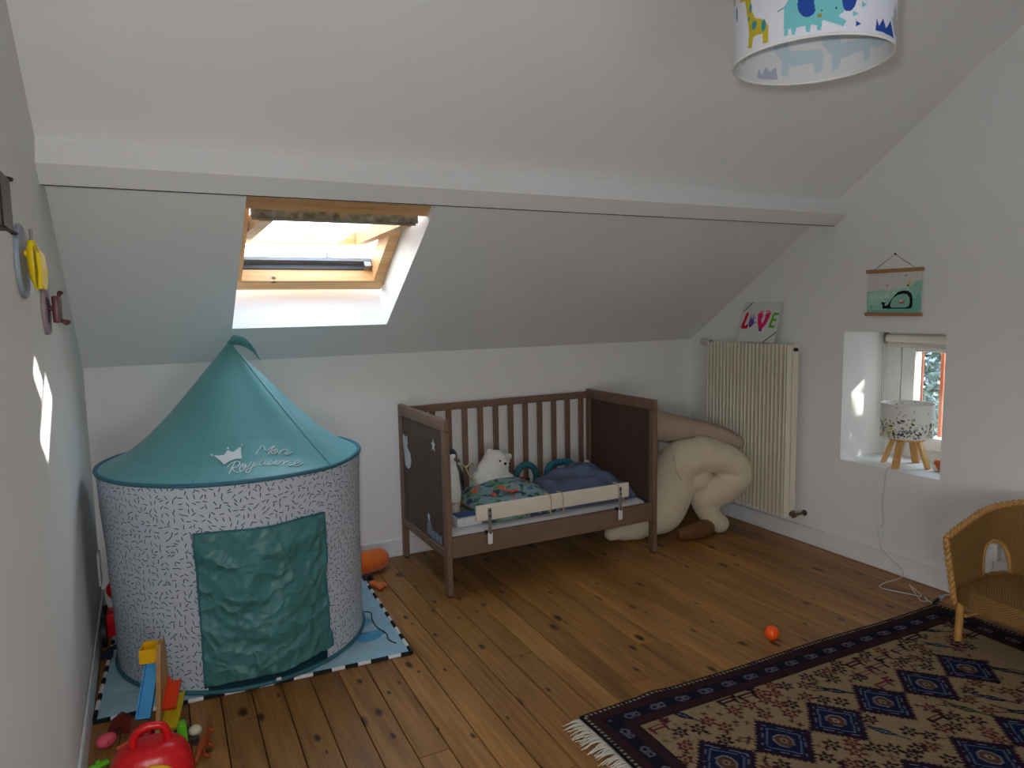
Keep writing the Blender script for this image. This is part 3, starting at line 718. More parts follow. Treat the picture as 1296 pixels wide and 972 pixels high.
blob('body', [((1.925, -.195, .395), (.118, .085, .086)), ((1.945, -.19, .455), (.095, .075, .10)), ((1.965, -.195, .515), (.082, .065, .062), Matrix.Rotation(RAD(20), 3, 'Y')),
    ((1.928, -.19, .568), (.024, .014, .022)), ((2.046, -.19, .530), (.024, .014, .022)), ((1.985, -.250, .502), (.036, .022, .026)), ((1.85, -.215, .435), (.045, .04, .04)), ((2.01, -.24, .40), (.05, .045, .05))], fur, pb_, .008, 5)
for c, r in (((1.957, -.2605, .527), .0062), ((2.013, -.2595, .505), .0062), ((1.983, -.2715, .511), .0082)): MB().ball(c, r, None, 12, 8).obj('eye' if r < .008 else 'nose', eye, pb_, smooth='all')
pg = empty('plush_penguin', (1.63, -.33, .31), 'black and white plush penguin standing behind the cot end panel', 'soft toy')
tblob('body', [([(1.625, -.31, .32), (1.625, -.31, .40), (1.625, -.315, .50), (1.63, -.32, .57), (1.63, -.32, .62)], [.065, .072, .062, .045, .030])], [((1.632, -.318, .602), (.043, .043, .046)), ((1.70, -.30, .475), (.018, .034, .080), Matrix.Rotation(RAD(-12), 3, 'Y')), ((1.565, -.30, .475), (.018, .034, .080))], furb, pg, .007, 4)
tblob('belly', [([(1.625, -.343, .33), (1.625, -.350, .41), (1.628, -.350, .50), (1.630, -.348, .565)], [.050, .052, .042, .028])], [((1.633, -.345, .592), (.030, .028, .032))], fur, pg, .007, 4)
MB().tube([(1.645, -.365, .593), (1.655, -.385, .588), (1.66, -.396, .582)], [.011, .008, .002], 10, 3).obj('beak', mat('beak_grey', (90, 80, 70), .6), pg, smooth='all')
MB().ball((1.652, -.364, .606), .0045, None, 10, 6).obj('eye', eye, pg, smooth='all')
MB().ball((1.605, -.435, .345), (.030, .045, .035)).obj('foot', mat('cream_plush', (196, 190, 174), .95, .06, 40, .4, 200), pg, smooth='all')
MB().tube([(1.69, -.30, .535), (1.73, -.25, .53), (1.76, -.24, .512), (1.79, -.24, .53), (1.81, -.235, .52)], .006, 7, 5).obj('rope_tie', tie, pg, smooth='all')
MB().tube([(1.755, -.245, .515), (1.765, -.26, .48), (1.775, -.265, .455), (1.79, -.26, .47)], .004, 7, 5).obj('rope_end', tie, pg, smooth='all')

def cushion(name, x0, x1, y0, y1, ztop, zbot, m_, parent, amp=.004, seed=1, nx=56, ny=40, p=2.6):
    rr = np.random.RandomState(seed); ph = rr.uniform(0, 6.28, 8); fq = rr.uniform(6, 22, (8, 2)); vs = []; fs = []; uv = []
    cx, cy, hx, hy = (x0+x1)/2, (y0+y1)/2, (x1-x0)/2, (y1-y0)/2
    for side in (1, -1):
        for j in range(ny+1):
            for i in range(nx+1):
                u, v = -1+2*i/nx, -1+2*j/ny
                k_ = max(0, 1-abs(u)**p)**.5*max(0, 1-abs(v)**p)**.5
                zt, zb = ztop(u, v), zbot
                wv = sum(math.sin(fq[q, 0]*u*.5+fq[q, 1]*v*.5+ph[q]) for q in range(8))/8*amp*4*k_
                zm = zb+min(.45*(zt-zb), .014)
                z = zm+(zt-zm+wv)*k_ if side > 0 else zm-(zm-zb)*k_
                sq = 1-.06*(1-k_)*(abs(u)*abs(v))
                vs.append((cx+hx*u*sq, cy+hy*v*sq, z)); uv.append((u*hx, v*hy))
    n = (nx+1)*(ny+1)
    for s_ in (0, 1):
        for j in range(ny):
            for i in range(nx):
                a = s_*n+j*(nx+1)+i; q = (a, a+1, a+nx+2, a+nx+1); fs.append(q if s_ == 0 else q[::-1])
    ob = MB().add(vs, fs).obj(name, m_, parent, smooth='all', recalc=False, uvs=uv)
    wl = ob.modifiers.new('seam', 'WELD'); wl.merge_threshold = .0008
    return ob
# printed quilt: blotches of green, blue and orange on grey blue
qm, t, N, L, bs = nodes('animal_print_cotton')
tc = N.new('ShaderNodeTexCoord'); mpq = N.new('ShaderNodeMapping'); mpq.inputs['Scale'].default_value = (1, 1, 1.3); L.new(tc.outputs['Object'], mpq.inputs[0])
nzq = N.new('ShaderNodeTexNoise'); nzq.inputs['Scale'].default_value = 26; L.new(mpq.outputs[0], nzq.inputs['Vector'])
mvq = N.new('ShaderNodeMix'); mvq.data_type = 'VECTOR'; mvq.inputs['Factor'].default_value = .05; L.new(mpq.outputs[0], mvq.inputs['A']); L.new(nzq.outputs['Color'], mvq.inputs['B'])
voq = N.new('ShaderNodeTexVoronoi'); voq.inputs['Scale'].default_value = 33; L.new(mvq.outputs['Result'], voq.inputs['Vector'])
sq = N.new('ShaderNodeSeparateColor'); L.new(voq.outputs['Color'], sq.inputs[0])
rq = N.new('ShaderNodeValToRGB'); rq.color_ramp.interpolation = 'CONSTANT'
stops = [(0, (120,146,150)), (.22, (56,112,74)), (.42, (130,150,156)), (.54, (48,70,92)), (.68, (98,140,84)), (.78, (128,146,152)), (.90, (206,98,46)), (.95, (70,110,150))]
while len(rq.color_ramp.elements) < len(stops): rq.color_ramp.elements.new(.5)
for e_, (p_, c_) in zip(rq.color_ramp.elements, stops): e_.position = p_; e_.color = (*lin(c_), 1)
L.new(sq.outputs[0], rq.inputs[0]); lq = N.new('ShaderNodeMath'); lq.operation = 'LESS_THAN'; lq.inputs[1].default_value = .62; L.new(voq.outputs['Distance'], lq.inputs[0])
mq = N.new('ShaderNodeMix'); mq.data_type = 'RGBA'; mq.inputs['A'].default_value = (*lin((124,148,152)), 1); L.new(lq.outputs[0], mq.inputs['Factor']); L.new(rq.outputs[0], mq.inputs['B'])
L.new(mq.outputs['Result'], bs.inputs['Base Color']); bs.inputs['Roughness'].default_value = .85
qe = empty('printed_quilt', (1.86, -.40, .31), 'rumpled child\'s quilt with green and orange animal print on the mattress', 'quilt')
cushion('quilt_body', 1.69, 2.12, -.660, -.27, lambda u, v: .405+.030*v+.018*math.sin(3*u+1)-.03*max(0, u-.5), .308, qm, qe, .006, 3, p=5)
cushion('quilt_fold', 1.66, 2.16, -.56, -.20, lambda u, v: .430+.014*math.sin(4*u+.5)+.012*v, .345, qm, qe, .007, 5)
fox = mat('orange_print', (212, 96, 40), .85, .1, 30)
MB().tube([(1.842, -.47, .437), (1.862, -.465, .442), (1.858, -.49, .434), (1.875, -.515, .428), (1.905, -.525, .424), (1.93, -.505, .428)], [.010, .016, .013, .016, .017, .007], 8, 4, flat=.35).obj('fox_print', fox, qe, smooth='all')
bp_ = empty('blue_cushion', (2.36, -.40, .31), 'slate blue gathered round cushion lying beside the printed quilt', 'cushion')
slate = mat('slate_cotton', (84, 96, 122), .9, .08, 10, .3, 60)
cushion('cushion_body', 2.085, 2.62, -.656, -.22, lambda u, v: .425+.052*math.exp(-((u-.15)/.5)**2)*(1 if v > -.2 else .7)+.006*math.sin(16*u), .308, slate, bp_, .007, 9, p=3.6)
# nappy box at the left front corner of the mattress
nb = empty('white_fabric_box', (1.60, -.56, .305), 'small white fabric tray with blue lining at the cot foot end', 'tray')
MB().box(1.545, -.612, .307, 1.680, -.505, .353, ch=.012).obj('tray_body', mat('white_fabric', (220, 220, 222), .8, .05, 20, .2, 80), nb, smooth=True)
MB().box(1.556, -.6, .351, 1.668, -.517, .357, ch=.003).obj('tray_lining', mat('blue_lining', (76, 110, 160), .8, .3, 60), nb)
MB().box(1.577, -.616, .315, 1.585, -.610, .350, ch=.002).obj('tray_strap', wht, nb)
# teal activity arches
tl_m = mat('teal_toy_fabric', (38, 104, 114), .7, .2, 40)
a1 = empty('activity_arch', (2.19, -.12, .31), 'teal padded toy arch standing at the slats beside the polar bear', 'toy')
MB().tube([(2.125, -.14, .325), (2.115, -.135, .38), (2.145, -.125, .432), (2.19, -.12, .452), (2.24, -.12, .430), (2.262, -.12, .38), (2.255, -.12, .325)], .019, 12, 6).obj('arch_tube', tl_m, a1, smooth='all')
MB().box(2.125, -.185, .345, 2.155, -.16, .395, ch=.006).obj('red_tag', mat('red_felt', (190, 36, 36), .8), a1); MB().box(2.16, -.18, .335, 2.19, -.165, .385, ch=.006).obj('navy_tag', mat('navy_felt', (40, 52, 84), .8), a1)
a2 = empty('activity_arch', (2.43, -.12, .31), 'brighter turquoise toy arch mostly hidden behind the slate blue cushion', 'toy')
MB().tube([(2.335, -.13, .325), (2.335, -.125, .385), (2.365, -.12, .428), (2.43, -.12, .438), (2.50, -.12, .425), (2.53, -.12, .36)], .020, 12, 6).obj('arch_tube', mat('turquoise_fabric', (38, 116, 140), .7, .15, 30), a2, smooth='all')
sm_ = empty('small_orange_toy', (2.63, -.28, .305), 'small orange and white toy behind the right end of the blue cushion', 'toy')
MB().tube([(2.60, -.27, .325), (2.63, -.275, .355), (2.655, -.28, .375)], [.022, .024, .014], 10, 4).obj('toy_body', mat('orange_felt', (196, 92, 54), .8), sm_, smooth='all'); MB().tube([(2.55, -.2, .43), (2.565, -.2, .445), (2.58, -.2, .435)], .008, 8, 4).obj('white_loop', wht, sm_, smooth='all')

# ------------------------------------------------------------------ big pillows in the corner
knit = mat('cream_knit', (214, 200, 172), .95, .05, 5, .35, 260, sheen=.2, spec=.15)
taupe = mat('taupe_linen', (172, 152, 134), .95, .05, 6, .4, 120, spec=.15)
bpil = empty('body_pillow', (3.0, -.55, 0), 'long cream knitted body pillow folded on the floor behind the cot', 'pillow')
path = [(3.240, -.605, .066), (3.175, -.585, .140), (3.160, -.58, .230), (3.255, -.63, .290), (3.335, -.68, .365), (3.262, -.65, .452), (3.104, -.60, .500), (3.005, -.52, .440), (2.975, -.47, .295), (2.915, -.45, .160), (2.775, -.44, .090), (2.68, -.44, .074), (2.59, -.44, .065)]
rad = [.058, .070, .086, .086, .066, .074, .090, .125, .150, .148, .090, .070, .045]
rad = [.058, .070, .092, .100, .078, .092, .106, .128, .150, .148, .090, .070, .045]
tblob('pillow_body', [(path[6:], rad[6:])], [(path[6], rad[6]), ((2.575, -.44, .062), .042), ((3.01, -.50, .37), .12), ((3.10, -.55, .36), .10)], knit, bpil, .011, 6)
tblob('pillow_fold', [(path[3:7], rad[3:7])], [(path[4], rad[4]), (path[6], rad[6])], knit, bpil, .009, 5)
tblob('pillow_fold', [(path[0:5], rad[0:5])], [((3.245, -.605, .062), .058), (path[4], rad[4]), ((3.19, -.60, .285), .085)], knit, bpil, .009, 5)
for pts in ([(2.90, -.603, .52), (2.90, -.618, .44), (2.935, -.618, .375), (3.0, -.612, .345), (3.08, -.60, .335)],):
    MB().tube(pts, .004, 6, 5).obj('piping', knit, bpil, smooth='all')
tp = empty('taupe_cushion', (3.05, -.50, .55), 'large taupe cushion lying on top of the cream body pillow', 'cushion')
tblob('cushion_body', [([(2.80, -.32, .70), (2.87, -.36, .672), (3.03, -.42, .630), (3.157, -.52, .615), (3.268, -.60, .585), (3.335, -.66, .555)], [.075, .105, .088, .070, .057, .036])], [((3.332, -.66, .553), .038)], taupe, tp, .011, 8)
bw = empty('amber_plastic_bag', (3.09, -.60, 0), 'crumpled amber plastic bag on the floor under the body pillow', 'bag')
tblob('bag_body', [([(2.93, -.60, .04), (3.03, -.62, .05), (3.12, -.62, .055), (3.20, -.58, .05)], [.035, .048, .052, .03])], [((3.08, -.60, .05), (.08, .05, .04))], mat('amber_film', (104, 70, 36), .3, .3, 12, .5, 25, spec=.5), bw, .009, 3)

# ------------------------------------------------------------------ radiator
rad_m = mat('cream_radiator', (226, 218, 198), .4, .02, 5)
ra = empty('radiator', (W-.085, -.60, .15), 'cream vertical finned radiator on the gable wall', 'radiator')
RX0, RX1, RZ0, RZ1 = W-.130, W-.040, .150, 1.137
fin0 = None; NF = 22; pit = (.925-.283)/NF
for i in range(NF):
    yc = -.283-pit*(i+.5)
    if fin0 is None:
        mb = MB(); mb.box(RX0, -.0045, RZ0, RX0+.014, .0045, RZ1, ch=.003); mb.box(RX0+.010, -.0015, RZ0+.01, RX1-.010, .0015, RZ1-.012); mb.box(RX1-.014, -.0045, RZ0, RX1, .0045, RZ1, ch=.003)
        mb.box(RX0+.036, -.007, RZ0+.008, RX0+.054, .007, RZ1-.008, ch=.004)
        fin0 = mb.obj('fin', rad_m, ra, smooth=True); f = fin0
    else: f = link_copy(fin0, ra)
    f.matrix_basis = Matrix.Translation((0, yc, 0))
mb = MB(); mb.box(RX0+.002, -.931, RZ0, RX0+.040, -.925, RZ1, ch=.002); mb.box(RX0+.046, -.931, RZ0, RX1, -.925, RZ1, ch=.002); mb.obj('end_plate', rad_m, ra)
for zz in (RZ0+.045, RZ1-.045): MB().cyl((W-.075, -.285, zz), (W-.075, -.925, zz), .019, 14).obj('header_pipe', rad_m, ra, smooth=True)
for zz in (.3, .95):
    for yy in (-.37, -.83): MB().box(RX1-.008, yy-.012, zz-.02, W, yy+.012, zz+.02).obj('wall_bracket', rad_m, ra)
vk = MB(); vk.cyl((W-.075, -.278, RZ1-.012), (W-.075, -.255, RZ1-.012), .014, 14); vk.obj('valve', mat('nickel', (130, 122, 112), .4, metal=.7), ra, smooth=True)
vh = MB(); vh.lathe([(0, 0), (.019, 0), (.024, .012), (.024, .045), (.019, .056), (0, .058)], (0, 0, 0), 20, M=Matrix.Translation((W-.085, -.258, RZ1-.010)) @ Matrix.Rotation(RAD(-90), 4, 'X')); vh.obj('thermostat_head', mat('grey_white_plastic', (196, 194, 190), .4), ra, smooth=True)
MB().tube([(W-.075, -.931, RZ1-.028), (W-.075, -.948, RZ1-.028)], .011, 6, 1).obj('bleed_plug', mat('dark_brass', (50, 42, 36), .5, metal=.6), ra)
lv = MB(); lv.cyl((W-.075, -.931, RZ0+.018), (W-.075, -.968, RZ0+.018), .013, 12); lv.cyl((W-.075, -.958, RZ0+.018), (W-.02, -.966, RZ0+.022), .008, 10); lv.cyl((W-.075, -.95, RZ0+.0), (W-.075, -.95, RZ0+.04), .010, 10); lv.cyl((W-.004, -.966, RZ0+.022), (W, -.966, RZ0+.022), .018, 14); lv.obj('return_valve', mat('old_brass', (120, 104, 84), .45, metal=.7), ra, smooth=True)

# ------------------------------------------------------------------ painted sheets (colour attribute on a fine grid)
class Canvas:
    def __init__(s, w_, h_, res, bg):
        s.nx, s.ny = int(round(w_/res))+1, int(round(h_/res))+1; s.w, s.h = w_, h_
        s.U, s.V = np.meshgrid(np.linspace(0, w_, s.nx), np.linspace(0, h_, s.ny)); s.c = np.zeros((s.ny, s.nx, 3)); s.c[:] = lin(bg)
    def put(s, mk, col): s.c[mk] = lin(col)
    def pmask(s, poly, U=None, V=None):
        U = s.U if U is None else U; V = s.V if V is None else V
        ins = np.zeros(U.shape, bool); n = len(poly)
        for i in range(n):
            (x1, y1), (x2, y2) = poly[i], poly[(i+1) % n]
            if y1 == y2: continue
            c = ((y1 > V) != (y2 > V)) & (U < (x2-x1)*(V-y1)/(y2-y1)+x1); ins ^= c
        return ins
    def poly(s, p, col): s.put(s.pmask(p), col)
    def ell(s, cx, cy, rx, ry, col, ang=0):
        a = RAD(ang); x = (s.U-cx)*math.cos(a)+(s.V-cy)*math.sin(a); y = -(s.U-cx)*math.sin(a)+(s.V-cy)*math.cos(a)
        mk = (x/rx)**2+(y/ry)**2 < 1; s.put(mk, col); return mk
    def line(s, pts, wd, col):
        for (x1, y1), (x2, y2) in zip(pts[:-1], pts[1:]):
            d2 = max((x2-x1)**2+(y2-y1)**2, 1e-12); t_ = np.clip(((s.U-x1)*(x2-x1)+(s.V-y1)*(y2-y1))/d2, 0, 1)
            s.put(np.hypot(s.U-x1-t_*(x2-x1), s.V-y1-t_*(y2-y1)) < wd/2, col)
    def mesh(s, name, fn, m_, parent, smooth='all', thick=0, mask=None):
        vs = [tuple(fn(u, v)) for u, v in zip(s.U.ravel(), s.V.ravel())]
        ii = np.arange(s.nx*s.ny).reshape(s.ny, s.nx)
        fs = np.stack([ii[:-1, :-1], ii[:-1, 1:], ii[1:, 1:], ii[1:, :-1]], -1).reshape(-1, 4).tolist()
        me = bpy.data.meshes.new(name); me.from_pydata(vs, [], fs); me.shade_smooth()
        at = me.color_attributes.new('Col', 'FLOAT_COLOR', 'POINT'); cc = np.ones((s.nx*s.ny, 4), np.float32); cc[:, :3] = s.c.reshape(-1, 3); at.data.foreach_set('color', cc.ravel())
        me.materials.append(m_); ob = bpy.data.objects.new(name, me); COL.objects.link(ob)
        if parent: attach(ob, parent)
        if thick: sm = ob.modifiers.new('thickness', 'SOLIDIFY'); sm.thickness = thick; sm.offset = -1
        return ob
print_m = mat_attr('paper_print', .8)
# LOVE poster leaning on the wall above the radiator: u to the right in the picture = -y
po = empty('love_poster', (W-.05, -.635, 1.139), 'white paper with LOVE in painted hand and foot prints above the radiator', 'poster')
cv = Canvas(.29, .245, .0016, (214, 214, 212))
cv.line([(.005, .187), (.062, .240)], .006, (48, 34, 66)); cv.line([(.205, .0), (.288, .062)], .006, (48, 34, 66))
cv.line([(.040, .170), (.022, .098)], .022, (196, 24, 52)); cv.line([(.020, .090), (.055, .090), (.056, .098)], .020, (196, 24, 52))
cv.ell(.085, .118, .021, .026, (112, 82, 170))
for x, y in ((.066, .152), (.080, .166), (.096, .166), (.106, .152)): cv.line([(.085+(x-.085)*.5, .13), (x, y)], .006, (112, 82, 170))
cv.line([(.098, .108), (.116, .120)], .007, (112, 82, 170)); cv.ell(.082, .097, .008, .008, (60, 40, 120))
cv.line([(.142, .150), (.150, .118), (.165, .090)], .030, (226, 44, 112)); cv.line([(.200, .150), (.190, .118), (.168, .090)], .028, (226, 44, 112)); cv.ell(.148, .158, .018, .020, (226, 44, 112)); cv.ell(.200, .160, .018, .020, (226, 44, 112))
for x, y in ((.126,.164),(.132,.174),(.140,.181),(.150,.186),(.160,.184)): cv.ell(x, y, .005, .005, (226, 44, 112))
for x, y in ((.186,.186),(.196,.190),(.206,.187),(.214,.181),(.220,.173)): cv.ell(x, y, .005, .005, (226, 44, 112))
cv.ell(.166, .078, .012, .008, (120, 60, 140)); cv.line([(.155,.070),(.178,.070)], .006, (120, 60, 140))
for pts in ([(.246,.172),(.232,.098)], [(.248,.170),(.274,.172)], [(.240,.134),(.268,.136)], [(.232,.096),(.262,.096)]): cv.line(pts, .015, (84, 184, 34))
cv.mesh('paper', lambda u, v: Vector((W-.072+.066*(v/.245)**1.0, -.488-u, 1.140+.236*(v/.245))), print_m, po, thick=.0008)

# whale picture on wooden rails
PY0, PY1, PZ0, PZ1 = -1.312, -1.612, 1.304, 1.521
wp = empty('whale_picture', (W-.008, -1.462, 1.41), 'whale and waves print hanging between two wooden rails above the small window', 'picture')
cw, chh = .285, .212
cv = Canvas(cw, chh, .0013, (214, 210, 204))
sx_ = cw/720.; sy_ = chh/540.
def pp(x, y): return ((x-140)*sx_, (845-y-((880-x)*.0))*sy_ if False else (830-y)*sy_*1.0)
wave = [(140,556),(240,548),(300,530),(360,528),(430,545),(520,530),(600,512),(680,512),(740,480),(800,440),(862,428),(862,850),(140,850)]
cv.poly([pp(*p) for p in wave], (120, 186, 168)); mk0 = cv.pmask([pp(*p) for p in wave])
for (cx, cy, n_, r0) in ((200, 760, 9, 30), (380, 700, 9, 30), (820, 620, 14, 40), (560, 620, 7, 30), (300, 620, 6, 25)):
    c = pp(cx, cy)
    for k in range(n_):
        r = (r0+k*22)*sx_; d_ = np.abs(np.hypot(cv.U-c[0], (cv.V-c[1])*1.15)-r)
        mk = (d_ < .0013) & mk0 & (cv.V > c[1]-.01); cv.put(mk, (206, 228, 216))
wh = [(330,715),(345,690),(372,690),(382,700),(398,688),(400,705),(388,722),(396,738),(430,722),(470,665),(510,610),(560,565),(620,550),(690,553),(735,590),(752,650),(755,720),(745,765),(700,772),(360,772),(360,735),(352,712)]
cv.poly([pp(*p) for p in wh], (20, 28, 32))
cv.poly([pp(*p) for p in [(470,690),(500,640),(550,605),(620,590),(680,598),(712,640),(718,700),(705,745),(660,758),(480,758),(462,735)]], (140, 190, 172))
cv.poly([pp(*p) for p in [(575,692),(620,695),(655,675),(652,695),(620,712),(590,710)]], (216, 40, 60)); cv.poly([pp(*p) for p in [(590,690),(620,690),(600,655)]], (226, 226, 216))
cv.poly([pp(*p) for p in [(685,470),(735,470),(712,440),(700,435)]], (240, 204, 60)); cv.poly([pp(*p) for p in [(665,478),(700,482),(700,500),(678,495)]], (24, 30, 36))
cv.line([pp(645,372), pp(668,362)], .0035, (40, 50, 56)); cv.line([pp(403,484), pp(430,476)], .0035, (40, 50, 56))
tilt = .0
def pf(u, v, d_=.010): return Vector((W-d_, PY0-.008-u, PZ0+.006+v-.0*u))
cv.mesh('paper', pf, print_m, wp, thick=.0006)
MB().box(W-.018, PY1, PZ1-.011, W-.004, PY0, PZ1+.007, ch=.002).obj('wooden_rail', oakh, wp); MB().box(W-.018, PY1, PZ0-.008, W-.004, PY0, PZ0+.010, ch=.002).obj('wooden_rail', oakh, wp)
MB().tube([(W-.008, -1.345, PZ1), (W-.006, -1.461, 1.598), (W-.008, -1.577, PZ1)], .0012, 6, 1).obj('cord', mat('black_cord', (40, 34, 32), .8), wp)
MB().ball((W-.006, -1.461, 1.599), .005, None, 10, 8).obj('nail', mat('dark_nail', (40, 36, 34), .4, metal=.8), wp)

# ------------------------------------------------------------------ rug
RY, RXA, RXB, RYB = -1.850, 1.456, 3.335, -3.00
rug = empty('rug', ((RXA+RXB)/2, (RY+RYB)/2, 0), 'dark patterned oriental rug with a row of navy diamonds and white fringe', 'rug')
RWD, RHT = RXB-RXA, RY-RYB
cv = Canvas(RWD, RHT, .0046, (62, 36, 40))       # u along +x, v towards the viewer
U, V = cv.U, cv.V; ED = np.minimum.reduce([U, V, RWD-U, RHT-V])
rr = np.random.RandomState(11)
def band(a, b_, col): cv.put((ED >= a) & (ED < b_), col)
along = np.where((V < U) & (V < RWD-U) & (V < RHT-V), U, V); along2 = np.where((ED == V) | (ED == RHT-V), U, V)
band(0, .008, (26, 24, 30)); band(.008, .018, (30, 28, 34)); cv.put((ED >= .009) & (ED < .017) & (np.mod(along2, .018) < .008), (150, 140, 120))
band(.018, .055, (52, 32, 34)); band(.055, .100, (28, 27, 40)); band(.100, .136, (52, 32, 34)); band(.136, .140, (24, 22, 26))
ph = np.mod(along2, .105)-.0525; q = ED-.078
fl1 = (np.abs(np.hypot(ph+.014, q)-.012) < .0035) | (np.abs(np.hypot(ph-.014, q-.003)-.009) < .003) | ((np.abs(ph) < .003) & (np.abs(q) < .016)) | ((np.abs(q+.010) < .0025) & (np.abs(ph) < .024))
cv.put(fl1 & (ED > .056) & (ED < .099), (96, 90, 100))
field = ED >= .140
cv.put(field, (142, 120, 90))
cream = (142, 120, 90); navy = (26, 30, 50); dk = (44, 26, 34); mar = (88, 40, 44); tealr = (34, 56, 70)
def dia(cx, cy, rx, ry, col, teeth=0):
    d_ = np.abs(U-cx)/rx+np.abs(V-cy)/ry
    th_ = 1+ (.07*(np.mod(np.abs(U-cx)-np.abs(V-cy)*.3, .014) < .007) if teeth else 0)
    cv.put((d_ < th_) & field, col); return d_
motifs = []
drng = np.random.RandomState(5)
for row, (yc, off) in enumerate(((-2.262, 0), (-2.608, 0.0), (-2.954, 0))):
    for k in range(-1, 7):
        cx = 1.948+.2335*k+off-RXA; cy = RY-yc
        if row == 1: cx += .0
        if cx < .25 or cx > RWD-.22: continue
        dia(cx, cy, .112, .122, (40, 26, 44), 1); d_ = dia(cx, cy, .100, .108, dk); dia(cx, cy, .092, .098, navy)
        cv.put((np.abs(d_*.100-.086) < .0024) & (np.mod(U*1.3+V, .012) < .006) & field, (120, 124, 150))
        cv.put(((np.abs(U-cx)/.07+np.abs(V-cy)/.076 < 1) & (np.abs(U-cx)/.07+np.abs(V-cy)/.076 > .93)), (104, 112, 146))
        dia(cx, cy, .066, .071, (26, 32, 56))
        cv.put(((np.abs(U-cx)/.042+np.abs(V-cy)/.046 < 1) & (np.abs(U-cx) < .030) & (np.abs(V-cy) < .034)), (128, 130, 140))
        cv.put(((np.abs(U-cx)/.037+np.abs(V-cy)/.041 < 1) & (np.abs(U-cx) < .026) & (np.abs(V-cy) < .030)), (86, 60, 44))
        dia(cx, cy, .013, .015, (150, 140, 120)); dia(cx, cy, .008, .009, (70, 40, 36))
        cv.put((np.hypot(U-cx-.1168, V-cy) < .013) & (np.mod(U+V, .010) < .005) & field, dk)
def free(cx, cy, r):
    for yc in (2.262, 2.608, 2.954):
        for k in range(-1, 7):
            dx_ = abs(cx-(1.948+.2335*k-RXA)); dy_ = abs(cy-(yc+RY))
            if dx_/(.125+r)+dy_/(.135+r) < 1: return False
    return True
placed = []
def flower(cx, cy, s_, col):
    x, y = U-cx, V-cy; rr_ = np.hypot(x, y); an = np.arctan2(y, x)
    cv.put((rr_ < s_*(.75+.25*np.cos(6*an))) & field, col); cv.put((rr_ < s_*.38) & field, cream); cv.put((rr_ < s_*.22) & field, col)
def bird(cx, cy, s_, col, ang):
    a = ang; x = (U-cx)*math.cos(a)+(V-cy)*math.sin(a); y = -(U-cx)*math.sin(a)+(V-cy)*math.cos(a)
    mk = (np.abs(y) < s_*.26*(1-np.abs(x)/s_)) | ((np.abs(y-.25*x) < s_*.05) & (x < -s_*.5) & (x > -s_*1.5)) | ((np.abs(y+.3*x) < s_*.05) & (x < -s_*.4) & (x > -s_*1.3)) | ((np.abs(y) < s_*.06) & (x > 0) & (x < s_*1.35))
    cv.put(mk & field, col); cv.put((np.abs(y) < s_*.05) & (np.abs(x) < s_*.35) & (np.mod(x, .008) < .004) & field, (130, 130, 130))
def beast(cx, cy, s_, col):
    x, y = U-cx, V-cy
    mk = ((np.abs(x) < s_*.8) & (np.abs(y) < s_*.28)) | ((np.abs(np.abs(x)-s_*.6) < s_*.12) & (y > 0) & (y < s_*.7)) | ((np.abs(x-s_*.9) < s_*.18) & (y < 0) & (y > -s_*.7)) | ((np.abs(y+s_*.5) < s_*.12) & (x > s_*.6) & (x < s_*1.4))
    cv.put(mk & field, col); cv.put((np.abs(x) < s_*.5) & (np.abs(y) < s_*.12) & field, (150, 116, 100))
for k in range(4000):
    cx, cy = drng.uniform(.155, RWD-.155), drng.uniform(.155, RHT-.155); ty = drng.choice(4, p=[.40, .25, .20, .15])
    s_ = (.030, .060, .044, .012)[ty]
    if not free(cx, cy, s_*.8): continue
    if any((cx-a)**2+(cy-b_)**2 < (s_*.70+c*.70)**2 for a, b_, c in placed): continue
    placed.append((cx, cy, s_))
    if ty == 0: flower(cx, cy, s_, (mar, dk)[drng.randint(2)])
    elif ty == 1: bird(cx, cy, s_, (tealr, navy, (48, 60, 44))[drng.randint(3)], .9+drng.uniform(-.25, .25))
    elif ty == 2: beast(cx, cy, s_, (mar, dk)[drng.randint(2)])
    else:
        x, y = U-cx, V-cy; cv.put((np.abs(np.abs(x)-np.abs(y)) < .003) & (np.hypot(x, y) < s_) & field, dk)
cv.c *= (1+.10*rr.randn(cv.ny, cv.nx, 1)).clip(.7, 1.3)
rug_m = mat_attr('wool_pile', .95, .6, 700, .05)
def rugz(u, v): return .009+.0015*math.sin(3*u+5*v)+.006*math.exp(-((u-.30)/.05)**2-(v/.10)**2)*1.2
def rugxy(u, v):
    sk = -.030*(u/RWD); wob = .004*math.sin(7*u)*(1 if v < .02 else .3)
    return RXA+u+.004*math.sin(9*v)-.012*v, RY+.013+sk-v+wob
rg = cv.mesh('pile', lambda u, v: Vector((*rugxy(u, v), rugz(u, v))), rug_m, rug, thick=.007)
fr_ = MB(); frng = random.Random(3)
for k in range(230):
    v = .004+k*(RHT-.008)/229; x, y = rugxy(0, v); l_ = frng.uniform(.045, .085); dy_ = frng.uniform(-.02, .02)
    fr_.tube([(x+.004, y, .005), (x-l_*.5, y+dy_*.4, .006+frng.uniform(0, .006)), (x-l_, y+dy_, .0025)], [.0025, .0020, .0012], 5, 3)
tag(fr_.obj('fringe', mat('fringe_cotton', (212, 204, 190), .9), rug, smooth='all'), kind='stuff')

